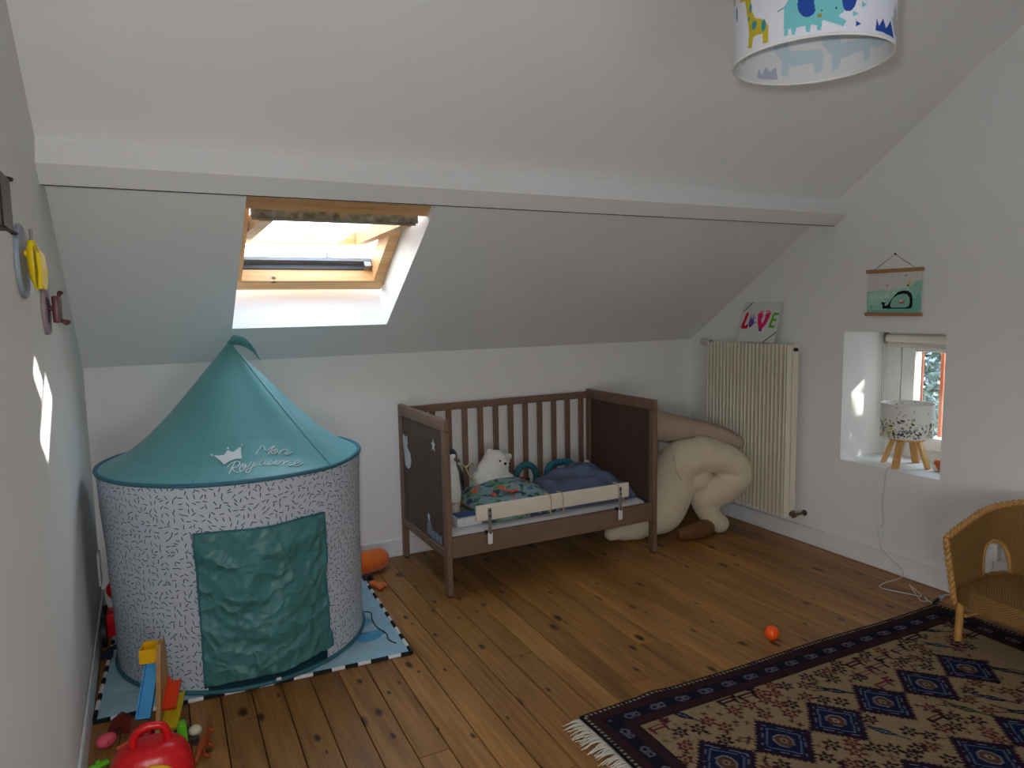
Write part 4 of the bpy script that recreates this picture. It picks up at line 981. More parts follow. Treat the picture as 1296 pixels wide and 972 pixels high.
# ------------------------------------------------------------------ wicker chair (faces the room, back to the gable wall)
wick, t, N, L, bs = nodes('wicker')
uvn = N.new('ShaderNodeUVMap'); sp_ = N.new('ShaderNodeSeparateXYZ'); L.new(uvn.outputs[0], sp_.inputs[0])
def mth(op, a_, b_=None, v=None):
    q = N.new('ShaderNodeMath'); q.operation = op
    L.new(a_, q.inputs[0]) if not isinstance(a_, (int, float)) else setattr(q.inputs[0], 'default_value', a_)
    if b_ is not None: (L.new(b_, q.inputs[1]) if not isinstance(b_, (int, float)) else setattr(q.inputs[1], 'default_value', b_))
    return q.outputs[0]
su = mth('SINE', mth('MULTIPLY', sp_.outputs[0], 2*PI/.017)); rowi = mth('FLOOR', mth('MULTIPLY', sp_.outputs[1], 1/.005))
par = mth('SUBTRACT', mth('MULTIPLY', mth('MODULO', mth('ABSOLUTE', rowi), 2.0), 2.0), 1.0)
sv = mth('ABSOLUTE', mth('SINE', mth('MULTIPLY', sp_.outputs[1], PI/.005)))
hgt = mth('MULTIPLY', mth('ADD', mth('MULTIPLY', su, par), 1.1), sv)
rpw = N.new('ShaderNodeValToRGB'); rpw.color_ramp.elements[0].color = (*lin((92, 62, 28)), 1); rpw.color_ramp.elements[1].color = (*lin((190, 142, 76)), 1); rpw.color_ramp.elements[1].position = .55
L.new(hgt, rpw.inputs[0]); L.new(rpw.outputs[0], bs.inputs['Base Color']); bs.inputs['Roughness'].default_value = .5
bpw = N.new('ShaderNodeBump'); bpw.inputs['Strength'].default_value = .9; bpw.inputs['Distance'].default_value = .004; L.new(hgt, bpw.inputs['Height']); L.new(bpw.outputs[0], bs.inputs['Normal'])
cane = mat('cane', (184, 136, 74), .4, .15, 30, .2, 60)
chair = empty('wicker_chair', (3.28, -2.34, 0), 'honey coloured child\'s wicker armchair standing by the gable wall', 'chair')
HC = (3.245, -2.345); HWD = .235
def plan(s_, flare=0.0):          # s 0..1 round the shell from the near arm through the back to the other arm
    L1, L2 = .20, PI*.235; tot = 2*L1+L2; d_ = s_*tot; R_ = .235+flare
    if d_ < L1: return Vector((HC[0]-.185+d_*1.0-flare*.6*(1-d_/L1), HC[1]+R_, 0)), d_
    if d_ > L1+L2: return Vector((HC[0]+.015-(d_-L1-L2)-flare*.6*(d_-L1-L2)/L1, HC[1]-R_, 0)), d_
    a = PI/2-(d_-L1)/.235; return Vector((HC[0]+.015+R_*math.cos(a)*.92, HC[1]+R_*math.sin(a), 0)), d_
SEAT = .238
def rimz(s_): return .430 + .120*math.sin(PI*min(max(s_, 0), 1))**.9
def shell(s_, q):
    zt = rimz(s_); z = .165+(zt-.165)*q; p, d_ = plan(s_, .035*q); return Vector((p.x, p.y, z)), d_
def arch_in(s_, q):
    for sc_, hw in ((.232, .060), (.768, .060)):
        zt = rimz(s_); z = .165+(zt-.165)*q
        if abs(s_-sc_) < hw and z > SEAT+.008:
            k_ = (z-SEAT)/.135
            if k_ < 1 and abs(s_-sc_) < hw*(1-k_**3)**.5: return True
    return False
vs = []; fs = []; uv = []; NS, NQ = 150, 60
for j in range(NQ+1):
    for i in range(NS+1):
        p, d_ = shell(i/NS, j/NQ); vs.append(p); uv.append((d_, p.z))
for j in range(NQ):
    for i in range(NS):
        if arch_in((i+.5)/NS, (j+.5)/NQ): continue
        a = j*(NS+1)+i; fs.append((a, a+1, a+NS+2, a+NS+1))
sh_ = MB().add(vs, fs).obj('woven_shell', wick, chair, smooth='all', recalc=False, uvs=uv); sm = sh_.modifiers.new('cane', 'SOLIDIFY'); sm.thickness = .012; sm.offset = 0
for ph_ in (0, PI):    # two twisted canes make the braided rim
    pts = []
    for k in range(181):
        s_ = k/180; p, d_ = shell(s_, 1); tn = (shell(min(s_+.01, 1), 1)[0]-shell(max(s_-.01, 0), 1)[0]).normalized(); o1 = tn.cross(Vector((0, 0, 1))).normalized()
        pts.append(p+o1*.007*math.cos(d_*150+ph_)+Vector((0, 0, .007))*math.sin(d_*150+ph_))
    MB().tube(pts, .0085, 7, 1).obj('rim_cane', cane, chair, smooth='all')
for sgn, s_ in ((1, 0.0), (-1, 1.0)):
    for ph_ in (0, PI):
        pts = []
        for k in range(41):
            p, _ = shell(s_, k/40); pts.append(p+Vector((.006*math.cos(k*.9+ph_)-.004, .006*math.sin(k*.9+ph_), 0)))
        MB().tube(pts, .008, 7, 1).obj('arm_edge_cane', cane, chair, smooth='all')
for sc_, hw in ((.232, .060), (.768, .060)):
    pts = []
    for k in range(25):
        a = PI*k/24; ss = sc_+hw*math.cos(a)*1.02; z = SEAT+.005+.135*max(0, math.sin(a))**.75; q = (z-.165)/(rimz(ss)-.165); pts.append(shell(ss, q)[0])
    MB().tube(pts, .009, 8, 2).obj('arch_edge', cane, chair, smooth='all')
# seat with a woven apron
vs = []; fs = []; uv = []; nn_ = 40
seat_poly = [plan(i/nn_, -.006)[0] for i in range(nn_+1)]
front = [Vector((HC[0]-.185-.03*math.sin(PI*i/8), HC[1]-.229+.458*i/8, 0)) for i in range(1, 8)]
outl = seat_poly+front
for z in (.170, SEAT-.012, SEAT): 
    for p in outl:
        q = .985 if z == SEAT else 1; pc = Vector((HC[0]+(p.x-HC[0])*q, HC[1]+(p.y-HC[1])*q, z)); vs.append(pc)
n = len(outl); acc = 0; al = []
for i in range(n): al.append(acc); acc += (outl[(i+1) % n]-outl[i]).length
uv = [(al[i % n], v.z) for i, v in enumerate(vs)]
for r in (0, 1):
    for i in range(n): fs.append((r*n+i, r*n+(i+1) % n, (r+1)*n+(i+1) % n, (r+1)*n+i))
MB().add(vs, fs).obj('seat_apron', wick, chair, smooth=True, uvs=uv)
cv_ = [(p.x, p.y, SEAT-.003+.006*0) for p in outl]; uvs_ = [(p.x, p.y) for p in outl]
mbs = MB(); mbs.v = [(HC[0], HC[1], SEAT-.001)]+[(HC[0]+(p.x-HC[0])*.985, HC[1]+(p.y-HC[1])*.985, SEAT) for p in outl]; mbs.f = [(0, 1+i, 1+(i+1) % n) for i in range(n)]
mbs.obj('seat', wick, chair, recalc=False, uvs=[(0, 0)]+[(p.x-HC[0], p.y-HC[1]) for p in outl])
fx_ = HC[0]-.172
for lx, ly in ((fx_, HC[1]+.222), (fx_, HC[1]-.222), (HC[0]+.16, HC[1]+.165), (HC[0]+.16, HC[1]-.165)):
    MB().tube([(lx-.004 if lx < 3.2 else lx+.012, ly, .010), (lx, ly, .10), (lx, ly, .175)], [.0135, .0145, .0155], 12, 3).obj('leg', cane, chair, smooth=True)
for ly in (HC[1]+.20, HC[1]-.20): MB().cyl((fx_, ly, .125), (HC[0]+.16, HC[1]+(.165 if ly > HC[1] else -.165), .125), .008, 8).obj('stretcher', cane, chair, smooth=True)
MB().cyl((HC[0]+.16, HC[1]+.165, .13), (HC[0]+.16, HC[1]-.165, .13), .008, 8).obj('stretcher', cane, chair, smooth=True)

# ------------------------------------------------------------------ table lamp on the sill, its cable and the plug
LC = Vector((3.70, -1.455, GW[2]))
tl = empty('table_lamp', LC, 'small table lamp with printed drum shade on four splayed wooden legs', 'lamp')
Rs, z0_, z1_ = .122, .155, .325
cv = Canvas(2*PI*Rs, z1_-z0_, .0022, (226, 224, 218)); lr = np.random.RandomState(4)
for k in range(330):
    u = lr.uniform(0, cv.w); v = abs(lr.normal(0, .05)); col = [(70,76,84),(160,164,164),(120,126,122),(196,196,96),(180,176,120),(60,66,76),(190,194,190)][lr.randint(7)]
    cv.ell(u, v+.004, lr.uniform(.004, .014), lr.uniform(.0025, .006), col, lr.uniform(0, 180))
for k in range(26): cv.ell(lr.uniform(0, cv.w), lr.uniform(.11, .165), .0035, .0022, (90, 94, 100), lr.uniform(0, 180))
cv.mesh('lamp_shade', lambda u, v: LC+Vector((Rs*math.cos(u/Rs), Rs*math.sin(u/Rs), z0_+v)), print_m, tl, thick=.0025)
for zz in (z0_, z1_): MB().tube([LC+Vector((Rs*math.cos(2*PI*k/40), Rs*math.sin(2*PI*k/40), zz)) for k in range(40)], .0022, 6, 1, closed=True).obj('shade_ring', mat('shade_ring_white', (220, 218, 212), .6), tl, smooth='all')
MB().lathe([(0, 0), (.085, 0), (.088, .006), (.085, .014), (0, .014)], (LC.x, LC.y, LC.z+.137), 32).obj('lamp_base_disc', oak, tl, smooth=True)
for a in (98, 190, 278, 8):
    a = RAD(a); t0 = LC+Vector((.062*math.cos(a), .062*math.sin(a), .140)); t1 = LC+Vector((.112*math.cos(a), .112*math.sin(a), .0))
    d1 = Vector((-math.sin(a), math.cos(a), 0))*.017; d2 = Vector((math.cos(a), math.sin(a), 0))*.008
    MB().add([t1-d1-d2, t1+d1-d2, t1+d1+d2, t1-d1+d2, t0-d1-d2, t0+d1-d2, t0+d1+d2, t0-d1+d2], [(0,3,2,1),(4,5,6,7),(0,1,5,4),(1,2,6,5),(2,3,7,6),(3,0,4,7)]).obj('leg', oak, tl)
bb = MB(); bb.lathe([(0, .0), (.013, 0), (.013, .04), (.026, .065), (.028, .085), (.018, .105), (0, .112)], (LC.x, LC.y, LC.z+.15), 20); bb.obj('bulb', mat('bulb_glass_white', (235, 235, 230), .3), tl, smooth=True)
cab = mat('white_cable', (206, 204, 200), .5)
lc = empty('lamp_cable', (W-.02, -1.46, .1), 'white lamp cable hanging from the sill to the floor with an inline switch', 'cable')
MB().tube([(3.70, -1.455, .66), (3.685, -1.44, .56), (3.66, -1.445, .532), (3.60, -1.455, .531), (3.56, -1.46, .533), (W-.006, -1.462, .515), (W-.006, -1.452, .42), (W-.006, -1.446, .333), (W-.008, -1.458, .255), (W-.008, -1.446, .225)], .0024, 7, 6).obj('cord', cab, lc, smooth='all')
MB().box(W-.022, -1.457, .163, W-.004, -1.433, .222, ch=.005).obj('inline_switch', mat('white_plastic', (222, 222, 220)), lc, smooth=True)
MB().tube([(W-.010, -1.445, .165), (W-.018, -1.455, .12), (W-.024, -1.51, .08), (W-.024, -1.560, .055), (W-.024, -1.585, .025), (W-.05, -1.585, .0035), (3.40, -1.585, .0035), (3.325, -1.600, .0035), (3.315, -1.635, .0035), (3.34, -1.69, .0035), (3.365, -1.74, .0035), (3.385, -1.77, .0040), (3.44, -1.69, .006), (3.455, -1.665, .008), (3.43, -1.69, .008), (3.355, -1.775, .0035), (3.335, -1.80, .0035), (3.352, -1.818, .0035), (3.378, -1.79, .0085), (3.37, -1.80, .0035), (3.352, -1.843, .0035)], .0024, 7, 6).obj('cord', cab, lc, smooth='all')
ad_ = empty('cable_joint', (3.40, -1.84, 0), 'black cable connector with a clear tip lying by the rug corner', 'connector')
MB().tube([(3.352, -1.843, .004), (3.375, -1.84, .006), (3.41, -1.832, .007)], [.004, .007, .008], 10, 3).obj('connector_body', mat('black_plastic', (18, 18, 20)), ad_, smooth='all')
MB().cyl((3.41, -1.832, .007), (3.45, -1.824, .008), .010, 12).obj('clear_tip', mat('clear_plastic', (225, 230, 235), .12, spec=.8, trans=.6), ad_, smooth=True)
MB().tube([(3.45, -1.824, .008), (3.49, -1.82, .006), (3.525, -1.86, .010), (3.526, -1.93, .06), (3.526, -1.975, .12), (W-.018, -1.992, .18), (W-.022, -1.996, .222)], .0024, 7, 6).obj('cord', cab, ad_, smooth='all')
pl = empty('wall_plug', (W-.02, -1.998, .26), 'white plug adapter in the wall socket seen through the wicker chair', 'plug')
MB().box(W-.040, -2.020, .222, W-.006, -1.975, .302, ch=.008).obj('adapter', mat('white_plastic', (222, 222, 220)), pl, smooth=True)
MB().box(W-.006, -2.038, .225, W, -1.958, .305, ch=.003).obj('socket_plate', mat('white_plastic', (222, 222, 220)), pl, smooth=True)
sb = empty('sill_toy', (3.74, -1.645, GW[2]), 'orange and white toy at the right end of the window sill', 'toy')
MB().tube([(3.72, -1.60, GW[2]+.030), (3.73, -1.64, GW[2]+.032), (3.735, -1.68, GW[2]+.034)], [.026, .029, .025], 14, 4).obj('toy_body', mat('orange_toy', (206, 96, 44), .6), sb, smooth='all'); MB().ball((3.715, -1.605, GW[2]+.024), (.022, .020, .023)).obj('toy_muzzle', fur, sb, smooth='all'); MB().ball((3.75, -1.64, GW[2]+.078), (.022, .02, .024)).obj('toy_head', fur, sb, smooth='all')

# ------------------------------------------------------------------ ceiling pendant
PC = Vector((1.632, -2.552, 1.918)); PRr = .170; PH = .24
pe = empty('pendant_lamp', PC, 'white drum ceiling shade printed with an elephant, a giraffe and other animals', 'lamp')
cv = Canvas(2*PI*PRr, PH, .0013, (214, 214, 222)); ci = Canvas(2*PI*PRr, PH, .002, (206, 206, 206))
aq = math.atan2(CAMP.y-PC.y, CAMP.x-PC.x)         # u=0 faces the viewer; u grows to the viewer's right
def S(x, y): return (x, y)
def both(fn):
    fn(cv, 0, (1, 1, 1))
TE, BLU, MUS = (112, 186, 190), (36, 70, 150), (186, 170, 46)
u0 = PI*PRr
def P2(pts, ox, s_=1): return [(u0+ox+x*s_, y*s_) for x, y in pts]
def tr(x, y):      # traced layout (1 unit = 0.36 mm) -> unrolled shade
    rim = np.interp(x, [150, 200, 290, 400, 500, 650, 800, 950, 1080, 1130], [430, 375, 325, 283, 255, 230, 220, 225, 250, 280])
    return u0+math.asin(max(-.99, min(.99, (x-635)*.00036/PRr)))*PRr, (rim-y)*.00036
def tp(pts, col): cv.poly([tr(*p) for p in pts], col)
def te(x, y, rx, ry, col, an=0): c = tr(x, y); cv.ell(c[0], c[1], rx*.00036, ry*.00036, col, an)
tp([(487,232),(483,75),(500,40),(550,0),(620,-30),(720,-60),(800,-40),(860,0),(862,50),(800,105),(772,130),(815,155),(800,185),(690,150),(683,205),(665,205),(660,175),(630,172),(625,213),(605,212),(600,178),(555,185),(545,225),(530,228),(525,190),(510,192),(508,228)], TE)
te(608, 60, 52, 72, BLU, 10); te(828, 42, 40, 64, BLU, -8)
tp([(645,-80),(790,-80),(790,60),(775,130),(690,145),(655,120),(642,40)], TE)
te(676, 124, 13, 11, (150, 130, 60)); te(684, 97, 5, 5, (20, 20, 30)); te(760, 87, 5, 5, (20, 20, 30)); cv.line([tr(490, 70), tr(450, 95)], .003, (120, 150, 156))
tp([(280,297),(285,200),(262,60),(255,25),(220,28),(225,0),(262,-30),(288,-10),(300,80),(320,125),(375,135),(398,170),(398,265),(370,272),(365,215),(312,230),(302,297)], MUS)
for x, y, rx, ry in ((315, 165, 20, 26), (370, 170, 16, 34), (290, 65, 12, 26), (282, 128, 9, 14)): te(x, y, rx, ry, (56, 140, 146))
te(200, 90, 13, 48, (56, 140, 146), 10); te(182, 12, 20, 24, (170, 156, 50))
tp([(970,205),(975,140),(990,180),(1010,138),(1030,190),(1055,142),(1080,232)], BLU)
te(1085, 110, 38, 55, (176, 172, 166)); tp([(1060,120),(1110,120),(1108,215),(1085,210)], (176, 172, 166))
for x, y, c_ in ((905, 68, TE), (860, 118, TE), (877, 172, BLU)): tp([(x-14, y-16), (x+16, y), (x-12, y+16)], c_)
for off in (.33, .48, -.34, -.48):
    cv.poly(P2([(-.05,.02),(-.055,.09),(-.03,.11),(.03,.11),(.05,.08),(.045,.02),(.03,.02),(.03,.05),(-.03,.05),(-.035,.02)], off), (TE, MUS, (70,130,140), BLU)[int(abs(off)*100) % 4])
# pale show-through on the inside
G1, G2, G3 = (176, 194, 200), (164, 168, 184), (190, 186, 180)
def P3(pts, ox): return [(ci.w*.5+ox+x, y) for x, y in pts]
ci.w = 2*PI*PRr
for ox, g in ((-.02, G1), (.10, G1)):
    ci.poly(P3([(-.05,.02),(-.052,.055),(-.075,.085),(-.078,.11),(-.04,.115),(-.03,.08),(.04,.075),(.05,.06),(.045,.02),(.030,.02),(.026,.045),(-.03,.043),(-.034,.02)], ox), g)
ci.poly(P3([(-.14,.012),(-.135,.035),(-.125,.02),(-.115,.04),(-.10,.03),(-.085,.042),(-.08,.012)], 0), G2); ci.ell(ci.w*.5-.20, .05, .018, .018, G3); ci.ell(ci.w*.5-.20, .05, .010, .010, (206, 206, 206)); ci.ell(ci.w*.5+.18, .06, .035, .022, G1); ci.ell(ci.w*.5-.28, .055, .022, .026, G3)
cv.mesh('lamp_shade', lambda u, v: PC+Vector((PRr*math.cos(aq+(u-u0)/PRr), PRr*math.sin(aq+(u-u0)/PRr), v)), print_m, pe)
ri_ = PRr-.003
ci.mesh('shade_lining', lambda u, v: PC+Vector((ri_*math.cos(aq+PI-(u-u0)/PRr), ri_*math.sin(aq+PI-(u-u0)/PRr), v)), print_m, pe)
for zz in (0, PH): MB().tube([PC+Vector(((PRr-.0015)*math.cos(2*PI*k/64), (PRr-.0015)*math.sin(2*PI*k/64), zz)) for k in range(64)], .0032, 7, 1, closed=True).obj('shade_ring', mat('shade_ring_white', (220, 218, 212)), pe, smooth='all')
for a in (0, 120, 240): MB().cyl(PC+Vector((0, 0, PH-.02)), PC+Vector(((PRr-.003)*math.cos(RAD(a)), (PRr-.003)*math.sin(RAD(a)), PH-.004)), .0018, 6).obj('spider_wire', mat('white_wire', (220, 220, 218), .5), pe, smooth=True)
bb = MB(); bb.lathe([(0, -.12), (.02, -.113), (.03, -.09), (.028, -.07), (.014, -.04), (.014, 0), (0, 0)], (PC.x, PC.y, PC.z+PH-.03), 20); bb.obj('bulb', mat('bulb_glass_white', (235, 235, 230)), pe, smooth=True)
zc_ = H - PC.y*SP/CP
MB().cyl((PC.x, PC.y, PC.z+PH-.04), (PC.x, PC.y, zc_-.03), .0035, 8).obj('cord', cab, pe, smooth=True); MB().cyl((PC.x, PC.y, zc_-.05), (PC.x, PC.y, zc_-.005), .045, 20).obj('ceiling_cup', wpl, pe, smooth=True)

# ------------------------------------------------------------------ left wall decorations
def hook(name, label, y, z, r, disc_m, fig_m, fig):
    e = empty(name, (.0, y, z), label, 'wall hook')
    mb = MB(); mb.lathe([(0, 0), (r, 0), (r, .006), (r*.97, .009), (0, .010)], (0, 0, 0), 36, M=Matrix.Translation((0.001, y, z)) @ Matrix.Rotation(RAD(90), 4, 'Y')); mb.obj('disc', disc_m, e, smooth=True)
    fig(e, y, z, fig_m); return e
def fig_plane(e, y, z, m_):
    MB().tube([(.010, y, z+.02), (.022, y, z+.016)], .007, 10, 1).obj('stem', m_, e, smooth=True)
    MB().tube([(.026, y, z+.050), (.027, y, z+.02), (.030, y, z-.03), (.034, y, z-.066)], [.008, .014, .014, .007], 12, 4).obj('figure_body', m_, e, smooth='all')
    for sg in (-1, 1):
        MB().prism([(y+sg*.006, z+.038), (y+sg*.050, z+.018), (y+sg*.062, z-.028), (y+sg*.046, z-.066), (y+sg*.026, z-.062), (y+sg*.006, z-.020)], lambda a_, b_, d_: Vector((.026+d_+abs(a_-y)*.25, a_, b_)), 0, .008).obj('figure_wing', m_, e)
    MB().tube([(.027, y, z+.048), (.027, y, z+.076)], .004, 8, 1).obj('figure_tip', mat('grey_steel', (150, 150, 152)), e, smooth=True)
yel = mat('yellow_toy', (230, 200, 20), .4, .04); disc_b = mat('grey_blue_disc', (140, 152, 166), .5); disc_r = mat('mauve_disc', (150, 132, 140), .5); maroon = mat('maroon_paint', (92, 34, 44), .4); dbr = mat('dark_brown_paint', (40, 26, 26), .5)
hook('wall_hook', 'grey blue round wall hook with a yellow aeroplane figure on the left wall', -1.67, 1.505, .088, disc_b, yel, fig_plane)
def fig_red(e, y, z, m_):
    MB().tube([(.010, y, z), (.022, y, z)], .008, 10, 1).obj('stem', m_, e, smooth=True)
    MB().box(.020, y-.02, z-.042, .040, y+.05, z+.036, ch=.006).obj('figure_body', m_, e, smooth=True)
    MB().tube([(.038, y+.03, z-.034), (.050, y+.03, z-.044), (.056, y+.03, z-.036)], .006, 8, 3).obj('figure_hook', m_, e, smooth='all'); MB().tube([(.036, y+.02, z+.034), (.039, y+.02, z+.048), (.046, y+.02, z+.042)], .005, 8, 3).obj('figure_tip', m_, e, smooth='all')
hook('wall_hook', 'mauve round wall hook with a maroon figure nearest the corner', -1.265, 1.395, .076, disc_r, maroon, fig_red)
bl = empty('wall_plaque', (0, -2.0, 1.60), 'dark brown wooden plaque with a pinkish edge at the left picture edge', 'plaque')
MB().box(.0, -2.09, 1.548, .020, -1.955, 1.645, ch=.003).obj('plaque_back', dbr, bl, smooth=True); MB().box(.001, -1.955, 1.55, .026, -1.948, 1.643, ch=.002).obj('plaque_edge', mat('pinkish_wood', (150, 128, 124), .6), bl, smooth=True); MB().box(.020, -2.095, 1.543, .032, -1.975, 1.650, ch=.003).obj('plaque_face', dbr, bl, smooth=True)
for zz in (1.650, 1.543): MB().tube([(.028, -1.978, zz), (.034, -1.965, zz), (.03, -1.955, zz)], .004, 7, 3).obj('plaque_hook', dbr, bl, smooth='all')
so = empty('wall_socket', (0, -.09, .23), 'white double wall socket on the left wall near the corner', 'socket')
MB().box(0, -.13, .155, .010, -.055, .305, ch=.003).obj('plate', wpl, so, smooth=True)
for zz in (.19, .27): MB().cyl((.010, -.0925, zz), (.0115, -.0925, zz), .022, 18).obj('socket_well', mat('socket_grey', (190, 190, 190), .5), so, smooth=True)

# ------------------------------------------------------------------ toys on the floor
ball = empty('orange_ball', (2.456, -1.735, 0), 'small bright orange ball on the floorboards beside the rug', 'ball')
MB().ball((2.456, -1.735, .029), .029, None, 28, 18).obj('ball_shell', mat('orange_plastic', (255, 84, 14), .3, .03, 10, spec=.5), ball, smooth='all')
MB().tube([(2.456+.0292*math.cos(2*PI*k/40), -1.735+.0292*math.sin(2*PI*k/40)*.6, .029+.0292*math.sin(2*PI*k/40)*.8) for k in range(40)], .0006, 5, 1, closed=True).obj('mould_seam', mat('orange_seam', (220, 60, 8), .4), ball, smooth='all')
bd = empty('plush_duck', (1.25, -.22, 0), 'orange plush bird lying half hidden behind the tent', 'soft toy')
oplush = mat('orange_plush', (224, 104, 22), .95, .1, 30, .4, 200, sheen=.3)
tblob('body', [([(1.13, -.20, .06), (1.20, -.19, .065), (1.28, -.16, .06), (1.325, -.14, .05)], [.05, .06, .058, .035])], [((1.22, -.17, .06), (.10, .07, .055))], oplush, bd, .009, 4)
MB().ball((1.178, -.335, .035), (.022, .020, .018)).obj('black_button', furb, bd, smooth='all')
tblob('foot', [([(1.175, -.36, .02), (1.20, -.40, .016)], [.016, .014])], [((1.215, -.41, .014), (.030, .014, .011)), ((1.20, -.425, .014), (.014, .028, .011)), ((1.225, -.395, .014), (.020, .02, .011))], oplush, bd, .006, 3)
rt = empty('red_black_toy', (.075, -.37, 0), 'red and black toy wedged between the tent and the left wall', 'toy')
redp = mat('red_plastic', (206, 22, 30), .3, .05, 10, spec=.5); blp = mat('black_plastic', (18, 18, 20))
MB().ball((.072, -.34, .205), (.035, .035, .038)).obj('toy_head', redp, rt, smooth='all'); MB().box(.035, -.42, .03, .11, -.33, .13, ch=.012).obj('toy_body', redp, rt, smooth=True)
MB().tube([(.072, -.34, .13), (.072, -.34, .17)], .012, 10, 1).obj('toy_neck', blp, rt, smooth=True)
MB().cyl((.020, -.46, .075), (.036, -.46, .075), .062, 24).obj('toy_wheel', blp, rt, smooth=True); MB().cyl((.020, -.33, .075), (.036, -.33, .075), .062, 24).obj('toy_wheel', blp, rt, smooth=True)
ns = empty('navy_strap', (.075, -.56, .01), 'navy fabric strap lying on the mat beside the tent', 'strap')
MB().tube([(.022, -.60, .024), (.045, -.575, .04), (.075, -.56, .044), (.105, -.545, .036), (.115, -.54, .026)], .013, 8, 5, flat=.5).obj('strap_band', mat('navy_cotton', (26, 38, 58), .9), ns, smooth='all')
MB().box(.040, -.60, .018, .060, -.555, .030, ch=.003).obj('strap_end', mat('navy_cotton', (26, 38, 58)), ns, smooth=True)

# ball run tower
tw_ = empty('ramp_tower_toy', (.22, -1.21, 0), 'wooden ramp tower toy with yellow, blue and red chutes in front of the tent', 'toy')
bwood = mat_wood('toy_plywood', (184, 142, 88), (150, 108, 60), 'z', .5, 60, 0, rnd=.0)
yp = mat('yellow_plastic', (236, 178, 10), .35, .04, 8); bp2 = mat('sky_blue_plastic', (74, 160, 214), .35, .04, 8); op = mat('red_orange_plastic', (224, 62, 24), .35, .05, 8); ylo = mat('olive_yellow_plastic', (206, 180, 30), .35, .05, 8)
board = [(-1.30, .005), (-1.105, .005), (-1.115, .10), (-1.13, .265), (-1.145, .285), (-1.185, .285), (-1.20, .27), (-1.25, .10)]
Mt = Matrix.Translation((.222, -1.2, 0)) @ Matrix.Rotation(RAD(-13), 4, 'Z') @ Matrix.Translation((-.222, 1.2, 0))
MB().prism(board, lambda y, z, d_: Mt @ Vector((.218+d_, y, z)), 0, .014).obj('board', bwood, tw_)
def tray(name, pts_c, width, wall, m_, side):
    """a U-shaped chute: pts_c centre line"""
    a, b_ = Vector(pts_c[0]), Vector(pts_c[1]); d_ = (b_-a).normalized(); s_ = Vector((1, 0, 0)); u_ = s_.cross(d_).normalized(); u_ = u_ if u_.z > 0 else -u_
    mb = MB()
    def bar(c0, c1, w_, h_, ox, oz):
        vs = []
        for c in (c0, c1):
            for sx, sz in ((-1,-1),(1,-1),(1,1),(-1,1)): vs.append(Mt @ (c+s_*(ox+sx*w_/2)+u_*(oz+sz*h_/2)))
        mb.add(vs, [(0,1,2,3),(7,6,5,4),(0,4,5,1),(1,5,6,2),(2,6,7,3),(3,7,4,0)])
    bar(a, b_, width, .004, 0, 0); bar(a, b_, .004, wall, -width/2, wall/2); bar(a, b_, .004, wall, width/2, wall/2); bar(b_-d_*.004, b_, width, wall, 0, wall/2)
    return mb.obj(name, m_, tw_)
bk = MB(); bk.box(.165, -1.195, .228, .212, -1.140, .234, M=Mt); bk.box(.165, -1.195, .234, .169, -1.140, .275, M=Mt); bk.box(.169, -1.195, .234, .216, -1.191, .275, M=Mt); bk.box(.169, -1.144, .234, .216, -1.140, .282, M=Mt); bk.obj('hopper', yp, tw_)
tray('blue_chute', ((.196, -1.14, .225), (.180, -1.255, .070)), .040, .016, bp2, -1)
tray('red_chute', ((.252, -1.13, .125), (.252, -1.235, .080)), .040, .012, op, 1)
tray('yellow_chute', ((.256, -1.12, .075), (.256, -1.262, .022)), .046, .014, ylo, 1)
MB().box(.150, -1.29, .004, .205, -1.24, .040, M=Mt, ch=.003).obj('red_foot', redp, tw_, smooth=True)
MB().cyl((.252, -1.15, .13), (.252, -1.15, .15), .004, 8).obj('peg', op, tw_, smooth=True)

# red carry house
rh = empty('red_toy_case', (.19, -1.50, 0), 'red plastic toy case with a carry handle and yellow window at the picture bottom', 'toy')
vs = []; fs = []; na, nb_ = 40, 14
for i in range(nb_+1):
    t_ = i/nb_; z = .135*math.sin(t_*PI/2)**.8 if i < nb_ else .135; s_ = math.cos(t_*PI/2)**.55
    for k in range(na):
        a = 2*PI*k/na; c_, s2 = math.cos(a), math.sin(a); e = .75
        vs.append((.188+.115*s_*math.copysign(abs(c_)**e, c_), -1.50+.085*s_*math.copysign(abs(s2)**e, s2), z))
for i in range(nb_):
    for k in range(na): fs.append((i*na+k, i*na+(k+1) % na, (i+1)*na+(k+1) % na, (i+1)*na+k))
fs.append(tuple(range(na-1, -1, -1)))
MB().add(vs, fs).obj('case_body', mat('glossy_red', (214, 16, 26), .3, .04, 8, .15, 50, spec=.5), rh, smooth='all')
MB().tube([(.143, -1.50, .115), (.147, -1.50, .155), (.170, -1.50, .178), (.200, -1.50, .180), (.228, -1.50, .168), (.238, -1.50, .120)], .0115, 10, 6).obj('handle', mat('glossy_red', (214, 16, 26)), rh, smooth='all')
MB().tube([(.188+.058*math.cos(PI*k/20), -1.588+.012*math.sin(PI*k/20), .052+.040*math.sin(PI*k/20)) for k in range(21)], .010, 8, 1).obj('window_rim', yp, rh, smooth='all')
MB().prism([(.188+.052*math.cos(PI*k/16), .052+.035*math.sin(PI*k/16)) for k in range(17)], lambda x, z, d_: Vector((x, -1.588+d_, z)), 0, .02).obj('window_panel', mat('brown_panel', (110, 50, 20), .5), rh)

